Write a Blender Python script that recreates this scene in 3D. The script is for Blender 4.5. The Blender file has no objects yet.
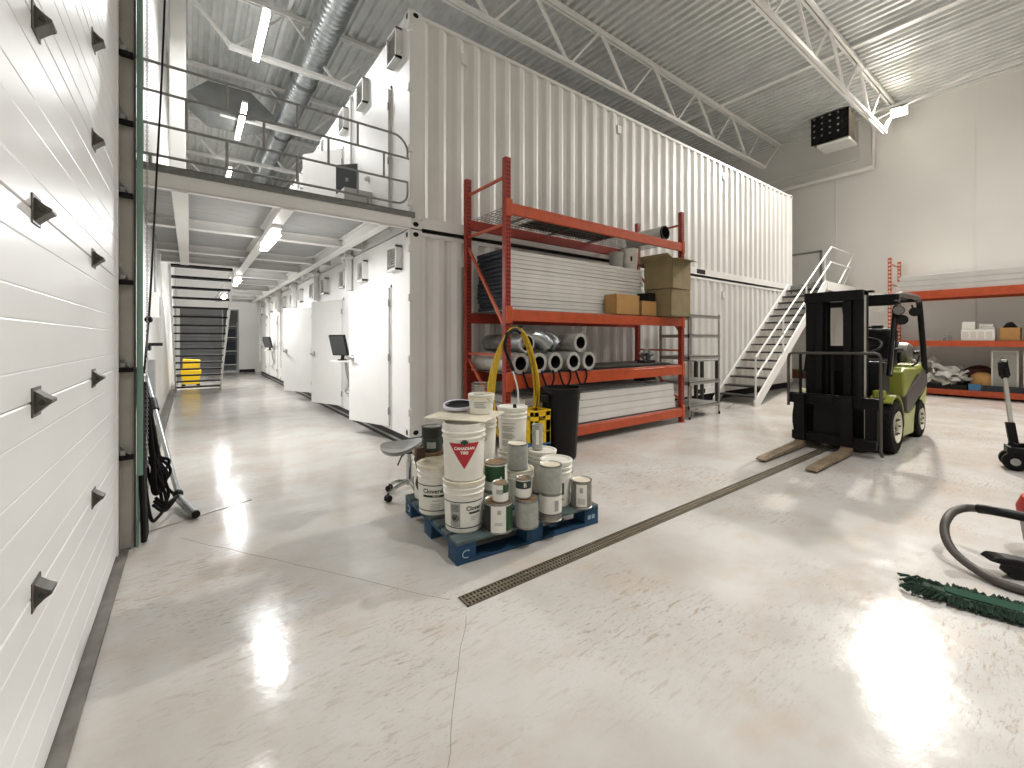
import bpy, math, random
from mathutils import Vector as V, Matrix
R = random.Random(7)
PI = math.pi
COL = bpy.context.scene.collection
sc = bpy.context.scene

# ------------------------------------------------------------------ materials
def lin(h):
    if isinstance(h, str):
        h = h.lstrip('#'); c = [int(h[i:i+2], 16)/255 for i in (0, 2, 4)]
        return [x/12.92 if x <= .04045 else ((x+.055)/1.055)**2.4 for x in c]
    return list(h)
MATS = {}
def mat(name, col, rough=.5, metal=0., var=0., scale=6., bump=0., emit=0., alpha=1., spec=.5, coat=0., col2=None, stretch=(1, 1, 1), bscale=None):
    m = bpy.data.materials.new(name); m.use_nodes = True
    nt = m.node_tree; b = nt.nodes['Principled BSDF']
    c = lin(col)
    b.inputs['Base Color'].default_value = (*c, 1)
    b.inputs['Roughness'].default_value = rough
    b.inputs['Metallic'].default_value = metal
    b.inputs['Specular IOR Level'].default_value = spec
    b.inputs['Coat Weight'].default_value = coat
    if emit:
        b.inputs['Emission Color'].default_value = (*c, 1)
        b.inputs['Emission Strength'].default_value = emit
    if alpha < 1: b.inputs['Alpha'].default_value = alpha
    tc = nt.nodes.new('ShaderNodeTexCoord'); mp = nt.nodes.new('ShaderNodeMapping')
    mp.inputs['Scale'].default_value = stretch
    nt.links.new(tc.outputs['Object'], mp.inputs['Vector'])
    ns = nt.nodes.new('ShaderNodeTexNoise'); ns.inputs['Scale'].default_value = scale; ns.inputs['Detail'].default_value = 5
    nt.links.new(mp.outputs['Vector'], ns.inputs['Vector'])
    if var or col2:
        mx = nt.nodes.new('ShaderNodeMix'); mx.data_type = 'RGBA'
        c2 = lin(col2) if col2 else [max(0, x*(1-var)) for x in c]
        c1 = c if col2 else [min(1, x*(1+var*.5)) for x in c]
        mx.inputs[6].default_value = (*c1, 1); mx.inputs[7].default_value = (*c2, 1)
        rp = nt.nodes.new('ShaderNodeValToRGB'); rp.color_ramp.elements[0].position = .35; rp.color_ramp.elements[1].position = .7
        nt.links.new(ns.outputs['Fac'], rp.inputs['Fac']); nt.links.new(rp.outputs['Color'], mx.inputs[0])
        nt.links.new(mx.outputs[2], b.inputs['Base Color'])
    if bump:
        bp = nt.nodes.new('ShaderNodeBump'); bp.inputs['Strength'].default_value = bump; bp.inputs['Distance'].default_value = .01
        n2 = ns
        if bscale:
            n2 = nt.nodes.new('ShaderNodeTexNoise'); n2.inputs['Scale'].default_value = bscale
            nt.links.new(mp.outputs['Vector'], n2.inputs['Vector'])
        nt.links.new(n2.outputs['Fac'], bp.inputs['Height']); nt.links.new(bp.outputs['Normal'], b.inputs['Normal'])
    MATS[name] = m
    return m
WH = mat('white_paint', '#e6e5e2', .45, var=.04, scale=2)
WALLW = mat('wall_panel_white', '#e8e6e1', .38, var=.03, scale=.8)
CONT = mat('container_white', '#e0dfdb', .42, var=.05, scale=1.5)
DOORW = mat('door_white', '#e4e3e0', .42, var=.03, scale=2)
GDOOR = mat('sectional_door_white', '#e2e2e1', .35, var=.05, scale=1.2)
TRUSS = mat('truss_white', '#efeeea', .5)
GALV = mat('galvanised', '#a9adae', .32, .85, var=.25, scale=9)
DECK = mat('deck_metal', '#e2e3e1', .28, .4, var=.1, scale=3)
DUCT = mat('duct_metal', '#b9bdbe', .3, .85, var=.2, scale=5)
STEEL = mat('bare_steel', '#9a9c9c', .35, .8, var=.2, scale=12)
DSTEEL = mat('dark_steel', '#4b4a47', .5, .6, var=.3, scale=14)
GREYP = mat('grey_paint', '#8d8e8c', .5, var=.1, scale=8)
GRATE = mat('mezzanine_edge_grey', '#767674', .6, var=.2, scale=20)
PLY = mat('grey_plywood', '#a6a7a6', .65, var=.2, scale=3, stretch=(1, 9, 1))
BLACK = mat('black_plastic', '#100f0e', .5, spec=.28)
BLACKP = mat('black_paint', '#0b0b0a', .5, spec=.22)
RUB = mat('rubber', '#100f0e', .8, bump=.3, scale=60, spec=.2)
VOID = mat('dark_hole', '#0a0a0a', .9)
ORANGE = mat('rack_orange', '#bb4f2a', .42, var=.15, scale=9)
ORED = mat('rack_red_orange', '#97301f', .45, var=.15, scale=9)
BRACE = mat('brace_orange', '#c05a3c', .45, var=.15, scale=9)
PAIL = mat('pail_white', '#e4e1d6', .35, var=.05, scale=9)
LIDW = mat('lid_cream', '#d8d0bb', .45, var=.12, scale=12)
LABW = mat('label_white', '#e6e4da', .5)
LGREY = mat('label_grey', '#a3a49c', .5, var=.15, scale=30)
INK = mat('ink_black', '#20211d', .6)
INKG = mat('ink_green', '#1f3a25', .5)
GREENL = mat('label_green', '#1d4527', .45)
DGREENL = mat('label_dark_green', '#20352a', .45, var=.3, scale=25)
REDL = mat('label_red', '#b0202a', .45)
WHTXT = mat('lettering_white', '#efeae0', .5)
TIN = mat('tin', '#93918a', .38, .7, var=.25, scale=20)
RUST = mat('rusty_lid', '#8d7355', .6, .2, var=.35, scale=25)
PALB = mat('pallet_blue', '#17405f', .65, var=.35, scale=9, stretch=(1, 6, 1))
PALW = mat('pallet_worn_deck', '#52605f', .75, var=.35, scale=8, stretch=(1, 7, 1))
WOOD = mat('raw_wood', '#a88a5e', .6, var=.25, scale=8)
BROWN = mat('brown_beam', '#6b4327', .55, var=.2, scale=6)
CARD = mat('cardboard', '#b58a52', .75, var=.1, scale=7)
CARDD = mat('cardboard_grey', '#8f7f5c', .75, var=.15, scale=6)
YEL = mat('yellow_cord', '#c9a423', .5, var=.12, scale=20)
YELP = mat('yellow_plastic', '#e6bd18', .45)
BLUEP = mat('blue_plastic', '#3f6d96', .5)
NAVY = mat('navy_end', '#1f2730', .6)
LIME = mat('forklift_green', '#878c35', .42, var=.05, scale=4)
LIMEP = mat('forklift_pale_green', '#b3b878', .42, var=.06, scale=4)
FGREY = mat('forklift_grey', '#4a4540', .5)
RIM = mat('rim_cream', '#ddd8c6', .45)
RIMG = mat('rim_olive', '#8a8a62', .5)
SILVER = mat('silver_paint', '#b9b7b0', .35, .5)
WORN = mat('fork_worn', '#87765f', .5, .3, var=.35, scale=10)
GREEN = mat('track_green', '#7d9f8f', .45, var=.1, scale=3)
MOPG = mat('mop_green', '#1f3526', .9, var=.35, scale=60)
MOPC = mat('mop_cloth_green', '#0f3a28', .85, spec=.2)
REDV = mat('vacuum_red', '#b5352c', .4)
HOSE = mat('hose_grey', '#4a443c', .55)
PLAST = mat('plastic_film', '#d9d8d2', .2, var=.1, scale=8)
CLEAR = mat('clear_sheet', '#9c9c96', .2, var=.1, scale=5)
FROST = mat('foil_insulation', '#c3c3bd', .4, .4, var=.15, scale=15, bump=.4)
SCREEN = mat('screen_dark', '#3c3e3f', .3)
WARM = mat('lamp_lens_warm', (1, .86, .66), .5, emit=18)
COOL = mat('tube_emitter', (1, .985, .96), .5, emit=12)
TANK = mat('gas_tank_grey', '#75736c', .4, .4)
SEATM = mat('chrome', '#c8c8c6', .15, .9)
PIPEW = mat('pipe_white', '#efeee9', .35)
REDP = mat('jack_red', '#8a2a22', .45)
SILL = mat('sill_grey', '#77736c', .55, .3, var=.3, scale=7)

def floor_mat():
    m = bpy.data.materials.new('epoxy_floor'); m.use_nodes = True
    nt = m.node_tree; b = nt.nodes['Principled BSDF']; N = nt.nodes.new; Lk = nt.links.new
    tc = N('ShaderNodeTexCoord')
    def noise(scale, det=6, st=(1, 1, 1), rot=0, dist=0):
        mp = N('ShaderNodeMapping'); mp.inputs['Scale'].default_value = st; mp.inputs['Rotation'].default_value = (0, 0, rot)
        Lk(tc.outputs['Object'], mp.inputs['Vector'])
        n = N('ShaderNodeTexNoise'); n.inputs['Scale'].default_value = scale; n.inputs['Detail'].default_value = det
        n.inputs['Distortion'].default_value = dist; n.inputs['Roughness'].default_value = .62
        Lk(mp.outputs['Vector'], n.inputs['Vector']); return n.outputs['Fac']
    def ramp(f, a, c):
        r = N('ShaderNodeMapRange'); r.inputs[1].default_value = a; r.inputs[2].default_value = c; Lk(f, r.inputs[0]); return r.outputs[0]
    def mul(f, k):
        x = N('ShaderNodeMath'); x.operation = 'MULTIPLY'; Lk(f, x.inputs[0])
        if isinstance(k, (int, float)): x.inputs[1].default_value = k
        else: Lk(k, x.inputs[1])
        return x.outputs[0]
    base = None
    def mix(prev, col, fac):
        x = N('ShaderNodeMix'); x.data_type = 'RGBA'
        if isinstance(prev, str): x.inputs[6].default_value = (*lin(prev), 1)
        else: Lk(prev, x.inputs[6])
        x.inputs[7].default_value = (*lin(col), 1); Lk(fac, x.inputs[0]); return x.outputs[2]
    c = mix('#c2bfba', '#b2aca4', ramp(noise(.9), .4, .65))
    c = mix(c, '#b7a593', mul(ramp(noise(1.6, 7, (1, 1.8, 1), .5), .52, .72), .6))        # brownish tyre dirt
    # tyre scuffs: short broken streaks inside patches
    patch = ramp(noise(.55, 3), .44, .6)
    c = mix(c, '#9b8a78', mul(mul(ramp(noise(9, 8, (1, 5, 1), .9, .6), .55, .65), patch), .75))
    c = mix(c, '#8f8273', mul(mul(ramp(noise(26, 8, (1, 3.5, 1), -.4, .8), .57, .66), patch), .7))
    c = mix(c, '#6c6558', mul(ramp(noise(55, 3), .73, .77), .7))                       # specks
    Lk(c, b.inputs['Base Color'])
    rr = N('ShaderNodeMapRange'); rr.inputs[1].default_value = .35; rr.inputs[2].default_value = .7; rr.inputs[3].default_value = .09; rr.inputs[4].default_value = .24
    Lk(noise(2.2, 7), rr.inputs[0]); Lk(rr.outputs[0], b.inputs['Roughness'])
    bp = N('ShaderNodeBump'); bp.inputs['Strength'].default_value = .16; bp.inputs['Distance'].default_value = .01
    Lk(noise(5, 6), bp.inputs['Height']); Lk(bp.outputs['Normal'], b.inputs['Normal'])
    b.inputs['Specular IOR Level'].default_value = .17
    return m
FLOOR = floor_mat()

# ------------------------------------------------------------------ mesh builder
class MB:
    def __init__(s): s.v = []; s.f = []; s.m = []; s.T = Matrix()
    def add(s, vs, fs, m=0):
        o = len(s.v); s.v += [s.T @ V(p) for p in vs]
        s.f += [[i+o for i in f] for f in fs]; s.m += [m]*len(fs); return s
    def box(s, x0, x1, y0, y1, z0, z1, m=0):
        vs = [(x, y, z) for z in (z0, z1) for y in (y0, y1) for x in (x0, x1)]
        return s.add(vs, [(0, 2, 3, 1), (4, 5, 7, 6), (0, 1, 5, 4), (2, 6, 7, 3), (0, 4, 6, 2), (1, 3, 7, 5)], m)
    def cb(s, c, d, m=0, rot=None):
        T = Matrix.Translation(c) @ (rot.to_4x4() if rot else Matrix())
        vs = [T @ V((x*d[0]/2, y*d[1]/2, z*d[2]/2)) for z in (-1, 1) for y in (-1, 1) for x in (-1, 1)]
        return s.add(vs, [(0, 2, 3, 1), (4, 5, 7, 6), (0, 1, 5, 4), (2, 6, 7, 3), (0, 4, 6, 2), (1, 3, 7, 5)], m)
    def bar(s, a, b, w, h, m=0, up=(0, 0, 1)):
        a, b = V(a), V(b); d = (b-a).normalized(); u = V(up)
        if abs(d.dot(u)) > .98: u = V((0, 1, 0)) if abs(d.y) < .9 else V((1, 0, 0))
        r = d.cross(u).normalized(); u = r.cross(d).normalized()
        vs = [p + r*(w/2)*i + u*(h/2)*j for p in (a, b) for i, j in ((-1, -1), (1, -1), (1, 1), (-1, 1))]
        return s.add(vs, [(3, 2, 1, 0), (4, 5, 6, 7), (0, 1, 5, 4), (1, 2, 6, 5), (2, 3, 7, 6), (3, 0, 4, 7)], m)
    def cyl(s, a, b, r0, r1=None, n=16, m=0, caps=True):
        a, b = V(a), V(b); r1 = r0 if r1 is None else r1
        d = (b-a).normalized(); u = V((0, 0, 1)) if abs(d.z) < .9 else V((1, 0, 0))
        p = d.cross(u).normalized(); q = d.cross(p)
        vs = [a+(p*math.cos(2*PI*i/n)+q*math.sin(2*PI*i/n))*r0 for i in range(n)] + [b+(p*math.cos(2*PI*i/n)+q*math.sin(2*PI*i/n))*r1 for i in range(n)]
        fs = [(i, (i+1) % n, n+(i+1) % n, n+i) for i in range(n)]
        if caps: fs += [tuple(range(n-1, -1, -1)), tuple(range(n, 2*n))]
        return s.add(vs, fs, m)
    def lathe(s, prof, n=24, m=0, c=(0, 0, 0), axis=None, ms=None):
        c = V(c); A = axis or Matrix.Identity(3)
        vs = []; fs = []
        for r, z in prof:
            for i in range(n):
                vs.append(c + A @ V((r*math.cos(2*PI*i/n), r*math.sin(2*PI*i/n), z)))
        k = len(prof)
        for j in range(k-1):
            for i in range(n):
                fs.append((j*n+i, j*n+(i+1) % n, (j+1)*n+(i+1) % n, (j+1)*n+i))
        if ms is None: s.add(vs, fs, m)
        else:
            o = len(s.f); s.add(vs, fs, m)
            for j in range(k-1):
                for i in range(n): s.m[o+j*n+i] = ms[j]
        return s
    def tube(s, pts, r, n=8, m=0, closed=False, caps=True):
        P = [V(p) for p in pts]; k = len(P); rad = r if isinstance(r, (list, tuple)) else [r]*k
        tang = []
        for i in range(k):
            a = P[(i-1) % k] if (closed or i > 0) else P[i]; b = P[(i+1) % k] if (closed or i < k-1) else P[i]
            tang.append((b-a).normalized())
        u = V((0, 0, 1)) if abs(tang[0].z) < .9 else V((1, 0, 0))
        nrm = (u - tang[0]*u.dot(tang[0])).normalized(); vs = []; fs = []
        for i in range(k):
            t = tang[i]; nrm = nrm - t*nrm.dot(t)
            nrm = nrm.normalized() if nrm.length > 1e-6 else t.orthogonal().normalized()
            bn = t.cross(nrm)
            for j in range(n):
                a = 2*PI*j/n; vs.append(P[i]+(nrm*math.cos(a)+bn*math.sin(a))*rad[i])
        for i in range(k if closed else k-1):
            i2 = (i+1) % k
            for j in range(n): fs.append((i*n+j, i*n+(j+1) % n, i2*n+(j+1) % n, i2*n+j))
        if caps and not closed: fs += [tuple(range(n-1, -1, -1)), tuple(range((k-1)*n, k*n))]
        return s.add(vs, fs, m)
    def prism(s, poly, h0, h1, ax='z', m=0):
        def p3(a, b, h): return {'z': (a, b, h), 'y': (a, h, b), 'x': (h, a, b)}[ax]
        n = len(poly); vs = [p3(a, b, h0) for a, b in poly]+[p3(a, b, h1) for a, b in poly]
        fs = [(i, (i+1) % n, n+(i+1) % n, n+i) for i in range(n)] + [tuple(range(n-1, -1, -1)), tuple(range(n, 2*n))]
        return s.add(vs, fs, m)
    def grid(s, fn, nu, nv, m=0):
        vs = [fn(i/nu, j/nv) for j in range(nv+1) for i in range(nu+1)]
        fs = [(j*(nu+1)+i, j*(nu+1)+i+1, (j+1)*(nu+1)+i+1, (j+1)*(nu+1)+i) for j in range(nv) for i in range(nu)]
        return s.add(vs, fs, m)
    def sphere(s, c, r, n=14, m=0, sc_=(1, 1, 1)):
        prof = [(max(1e-4, math.sin(PI*i/8)), -math.cos(PI*i/8)) for i in range(9)]
        A = Matrix.Diagonal((r*sc_[0], r*sc_[1], r*sc_[2]))
        return s.lathe(prof, n, m, c, A)
    def build(s, name, mats, parent=None, bev=0., smooth=True, sub=0, ang=32):
        me = bpy.data.meshes.new(name); me.from_pydata([tuple(v) for v in s.v], [], s.f)
        for mm in (mats if isinstance(mats, (list, tuple)) else [mats]): me.materials.append(mm)
        for i, p in enumerate(me.polygons): p.material_index = s.m[i]
        me.update()
        import bmesh
        bm = bmesh.new(); bm.from_mesh(me); bmesh.ops.recalc_face_normals(bm, faces=bm.faces); bm.to_mesh(me); bm.free()
        if smooth:
            me.shade_smooth(); me.set_sharp_from_angle(angle=math.radians(ang))
        o = bpy.data.objects.new(name, me); COL.objects.link(o)
        if parent: o.parent = parent
        if bev:
            b = o.modifiers.new('bevel', 'BEVEL'); b.width = bev; b.segments = 2; b.limit_method = 'ANGLE'; b.angle_limit = math.radians(40)
        if sub:
            b = o.modifiers.new('sub', 'SUBSURF'); b.levels = sub; b.render_levels = sub
        return o

def T(name, label, cat, loc=(0, 0, 0), rz=0, group=None):
    o = bpy.data.objects.new(name, None); COL.objects.link(o); o.location = loc; o.rotation_euler = (0, 0, rz)
    o.empty_display_size = .1
    o['label'] = label; o['category'] = cat
    if group: o['group'] = group
    return o
def tag(o, label, cat, group=None):
    o['label'] = label; o['category'] = cat
    if group: o['group'] = group
    return o
def struct(o): o['kind'] = 'structure'; return o
def lab(o, l): o['label'] = l; return o
def Rz(a): return Matrix.Rotation(a, 3, 'Z')
def Ry(a): return Matrix.Rotation(a, 3, 'Y')
def Rx(a): return Matrix.Rotation(a, 3, 'X')
def spline(pts, n=8, closed=False):
    P = [V(p) for p in pts]; k = len(P); out = []
    for i in range(k if closed else k-1):
        if closed: a, b, c, d = P[(i-1) % k], P[i], P[(i+1) % k], P[(i+2) % k]
        else: a, b, c, d = P[max(i-1, 0)], P[i], P[i+1], P[min(i+2, k-1)]
        for j in range(n):
            t = j/n
            out.append(.5*((2*b)+(c-a)*t+(2*a-5*b+4*c-d)*t*t+(3*b-a-3*c+d)*t**3))
    if not closed: out.append(P[-1])
    return out
_tx = {}
def text_mesh(s, size, bold=.0):
    key = (s, size, bold)
    if key not in _tx:
        cu = bpy.data.curves.new('lettering', 'FONT'); cu.body = s; cu.size = size; cu.align_x = 'CENTER'; cu.align_y = 'CENTER'; cu.offset = bold
        cu.resolution_u = 2
        ob = bpy.data.objects.new('lettering', cu); COL.objects.link(ob)
        me = bpy.data.meshes.new_from_object(ob)
        _tx[key] = ([tuple(v.co) for v in me.vertices], [tuple(p.vertices) for p in me.polygons])
        bpy.data.objects.remove(ob); bpy.data.curves.remove(cu); bpy.data.meshes.remove(me)
    return _tx[key]
def text_on_cone(mb, s, size, ang, zc, rf, m=0, bold=0., sx=1.):
    vs, fs = text_mesh(s, size, bold)
    mb.add([((rf(zc+y)+.0022)*math.cos(ang+x*sx/rf(zc)), (rf(zc+y)+.0022)*math.sin(ang+x*sx/rf(zc)), zc+y) for x, y, _ in vs], fs, m)
def text_flat(mb, s, size, M, m=0, bold=0.):
    vs, fs = text_mesh(s, size, bold); mb.add([M @ V(v) for v in vs], fs, m)
def cone_patch(mb, a0, a1, z0, z1, rf, m=0, n=12, off=.001):
    n = max(n, int(abs(a1-a0)/.11)+1)
    mb.grid(lambda u, v: ((rf(z0+(z1-z0)*v)+off)*math.cos(a0+(a1-a0)*u), (rf(z0+(z1-z0)*v)+off)*math.sin(a0+(a1-a0)*u), z0+(z1-z0)*v), n, 1, m)
# ------------------------------------------------------------------ the setting
def S(name, mb, m, parent=None, **k): return struct(mb.build(name, m, parent, **k))
XW, XL, YF, YB, ZC = 16.5, -.45, 22.0, -11.0, 8.2
S('floor', MB().box(XL-.2, XW+.2, YB-.2, YF+.2, -.2, 0), FLOOR, smooth=False)
S('wall_left', MB().box(XL-.2, XL, YB, YF, 0, ZC), WALLW, smooth=False)
S('wall_right', MB().box(XW, XW+.2, YB, YF, 0, ZC), WALLW, smooth=False)
S('wall_near', MB().box(XL, XW, YB-.2, YB, 0, ZC), WALLW, smooth=False)
# far wall of the corridor, with openings for a dark overhead door and a doorway
w = MB(); w.box(XL, -.33, YF, YF+.2, 0, ZC); w.box(-.33, 1.09, YF, YF+.2, 2.75, ZC); w.box(1.09, 1.13, YF, YF+.2, 0, ZC)
w.box(1.13, 1.66, YF, YF+.2, 2.68, ZC); w.box(1.66, XW, YF, YF+.2, 0, ZC)
S('wall_far', w, WALLW, smooth=False)
S('wall_alcove', MB().box(XL, 3, YF+1.6, YF+1.7, 0, 3), GREYP, smooth=False)
d = MB()
for i in range(9): d.box(-.33, 1.09, YF+.06, YF+.1, .02+i*.3, .31+i*.3)
S('door_3', d, mat('far_door_grey', '#6d6d6b', .5, var=.1, scale=3), bev=.008)
S('baseboard_far', MB().box(1.7, 2.29, YF-.02, YF, 0, .13), BLACK)
S('trim_1', MB().box(1.1, 1.14, YF-.03, YF, 0, 2.7).box(1.64, 1.68, YF-.03, YF, 0, 2.7).box(1.1, 1.68, YF-.03, YF, 2.66, 2.72), GREYP)
S('baseboard_left', MB().box(XL, XL+.13, 4.2, YF, 0, .035), SILL)
S('trim_2', MB().box(-.395, -.335, -2.0, 4.2, 0, .02), SILL)
# wall panel joints on the right wall
for i, y in enumerate((4.77, 1.735, -1.3, -4.3)):
    S('trim_%d' % (3+i), MB().box(XW-.012, XW, y-.02, y+.02, 0, ZC), WHITEJ if 'WHITEJ' in globals() else WALLW, bev=.005)
S('trim_7', MB().box(XW-.03, XW, YB, YF, ZC-.07, ZC+.02), WALLW)
# upper door behind the landing
d = MB(); d.box(XW-.03, XW, 5.2, 6.15, 2.95, 4.28)
dr = S('door_2', d, WALLW, bev=.004)
S('door_frame', MB().box(XW-.05, XW, 5.14, 5.2, 2.95, 4.34).box(XW-.05, XW, 6.15, 6.21, 2.95, 4.34).box(XW-.05, XW, 5.14, 6.21, 4.28, 4.34), GREYP, dr)
S('door_handle', MB().cyl((XW-.08, 5.32, 3.3), (XW-.03, 5.32, 3.3), .02).box(XW-.09, XW-.07, 5.3, 5.42, 3.28, 3.31), STEEL, dr)

# corrugated roof deck, ribs along Y
c = MB(); pts = []; x = XL-.2; P = .203
while x < XW+.2:
    pts += [(x, ZC), (x+.075, ZC), (x+.095, ZC+.075), (x+.183, ZC+.075)]; x += P
vs = [(a, YB, b) for a, b in pts]+[(a, YF, b) for a, b in pts]; n = len(pts)
c.add(vs, [(i, i+1, n+i+1, n+i) for i in range(n-1)])
c.box(XL-.2, XW+.2, YB-.2, YF+.2, ZC+.1, ZC+.2)
S('ceiling', c, DECK, smooth=False)

# floor cracks
def crack(a, b, w=.0026):
    mb = MB(); p = [V((*a, 0)).lerp(V((*b, 0)), i/14)+V((R.uniform(-.008, .008), R.uniform(-.008, .008), 0)) for i in range(15)]
    mb.tube([(q.x, q.y, .0) for q in p], w*.5, 4)
    o = mb.build('floor_crack', mat('crack_dark', '#8a8274', .9) if 'crack_dark' not in MATS else MATS['crack_dark']); struct(o)
crack((1.16, 1.95), (.55, 1.1)); crack((-.06, 3.96), (1.15, 2.12)); crack((-.3, 4.2), (.45, 4.5), .012)

# sectional overhead door on the left
door = bpy.data.objects.new('door_1', None); COL.objects.link(door); struct(door)
DX = -.386; seams = [.03, .66, 1.255, 1.85, 2.44, 2.935, 3.40, 3.87, 4.3]
for k in range(8):
    z0, z1 = seams[k]+.0012, seams[k+1]-.0012; h = z1-z0
    pr = [(DX, z0+.004)]
    for g in (.1, .25, .345, .495):
        zz = z0+g*h/.595
        pr += [(DX, zz-.004), (DX-.0016, zz), (DX, zz+.004)]
    pr += [(DX, z1-.004), (DX-.004, z1), (DX-.05, z1), (DX-.05, z0), (DX-.004, z0)]
    mb = MB(); n = len(pr)
    vs = [(a, -2.2, b) for a, b in pr]+[(a, 3.83, b) for a, b in pr]
    mb.add(vs, [(i, (i+1) % n, n+(i+1) % n, n+i) for i in range(n)]+[tuple(range(n)), tuple(range(n, 2*n))])
    struct(mb.build('door_panel', GDOOR, door, ang=20))
HING = mat('hinge_cover_grey', '#57534d', .45, .3, var=.3, scale=25)
for k in range(1, 7):
    for y in (-.1, .92, 1.965, 2.965):
        if k == 5 and y > 2.5: pass
        z = seams[k]; mb = MB()
        # pyramid shaped hinge cover with roller stub
        mb.prism([(DX, z-.042), (DX+.028, z-.014), (DX+.042, z-.004), (DX+.042, z+.006), (DX+.026, z+.016), (DX, z+.04)], y-.034, y+.03, 'y')
        mb.cyl((DX+.022, y-.038, z), (DX+.022, y+.034, z), .009, n=10, m=1); mb.box(DX, DX+.004, y-.05, y+.045, z-.046, z+.046)
        struct(mb.build('door_hinge', [HING, DSTEEL], door, bev=.003))
struct(MB().box(DX-.01, DX+.006, 3.815, 3.845, .02, 4.2).build('door_seal', WH, door))
tr = T('door_track', 'dark vertical steel roller track beside the white overhead door', 'door track', (-.345, 3.93, 0))
mb = MB(); mb.box(-.04, .04, 0, .006, .02, 4.3); mb.box(-.04, -.034, -.01, .05, .02, 4.3); mb.box(.033, .04, -.012, .05, .02, 4.3)
mb.build('track_channel', mat('track_brown_grey', '#aaa59c', .5, .1, var=.12, scale=5), tr)
mb = MB(); mb.box(.035, .047, -.016, .0, .02, 4.3); mb.box(-.046, -.041, -.015, 0, .02, 4.3); mb.build('track_lip', DSTEEL, tr)
for z in seams[1:8]:
    mb = MB(); mb.box(-.04, .034, -.04, -.002, z-.03, z+.0, 0); mb.cyl((-.03, -.03, z+.02), (-.005, -.03, z+.02), .022, n=12, m=1); mb.bar((-.04, -.02, z+.09), (.02, -.012, z), .012, .012, 1)
    mb.build('roller_bracket', [BLACKP, STEEL], tr)
mb = MB(); mb.box(.048, .056, .02, .09, 0, 4.4); mb.box(.048, .082, .012, .02, 0.5, 4.4)
mb.build('green_angle', GREEN, tr)
ch = MB()
for i in range(240):
    z = .55+i*.0165; a = PI/2*(i % 2)
    ch.tube([(.006*math.cos(t)*math.cos(a), .006*math.cos(t)*math.sin(a), z+.0105*math.sin(t)) for t in [2*PI*j/8 for j in range(8)]], .0021, 4, closed=True)
o = ch.build('hoist_chain', STEEL); o.location = (-.245, 4.0, 0); tag(o, 'thin steel hoist chain hanging beside the green door track', 'chain')

# ------------------------------------------------------------------ containers
CX0, CX1, CY0 = 2.29, 14.48, 5.28; PITCH = 2.46
def oval(mb, c, a, b, n, ax, m):
    pts = [(a*math.cos(2*PI*i/14), b*math.sin(2*PI*i/14)) for i in range(14)]
    if ax == 'x': mb.prism([(c[1]+p, c[2]+q) for p, q in pts], c[0]-n, c[0]+n, 'x', m)
    else: mb.prism([(c[0]+p, c[2]+q) for p, q in pts], c[1]-n, c[1]+n, 'y', m)
def casting(par, x, y, z):
    mb = MB(); mb.box(x, x+.178, y, y+.162, z, z+.118)
    if x < 5: oval(mb, (x, y+.08, z+.058), .03, .04, .002, 'x', 1)
    oval(mb, (x+.09, y, z+.058), .04, .032, .002, 'y', 1)
    mb.build('corner_casting', [CONT, VOID], par, bev=.006)
def louvre(name, par, y, z0, z1, w, d=.09):
    mb = MB(); x = -d; hw = w/2
    mb.box(-d, 0, y-hw, y-hw+.025, z0, z1); mb.box(-d, 0, y+hw-.025, y+hw, z0, z1); mb.box(-d, 0, y-hw, y+hw, z1-.025, z1); mb.box(-d, 0, y-hw, y+hw, z0, z0+.025)
    n = int((z1-z0-.05)/.036)
    for i in range(n):
        z = z0+.03+i*.036; mb.add([(-d+.005, y-hw+.02, z), (-d+.005, y+hw-.02, z), (-d+.045, y+hw-.02, z+.03), (-d+.045, y-hw+.02, z+.03)], [(0, 1, 2, 3)])
    mb.box(-.03, -.025, y-hw+.02, y+hw-.02, z0+.02, z1-.02, 1)
    return mb.build(name, [WH, LGREY], par)
ordn = ['first', 'second', 'third', 'fourth', 'fifth', 'sixth']
swing = {0: 19, 1: 22, 2: 30}
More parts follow.
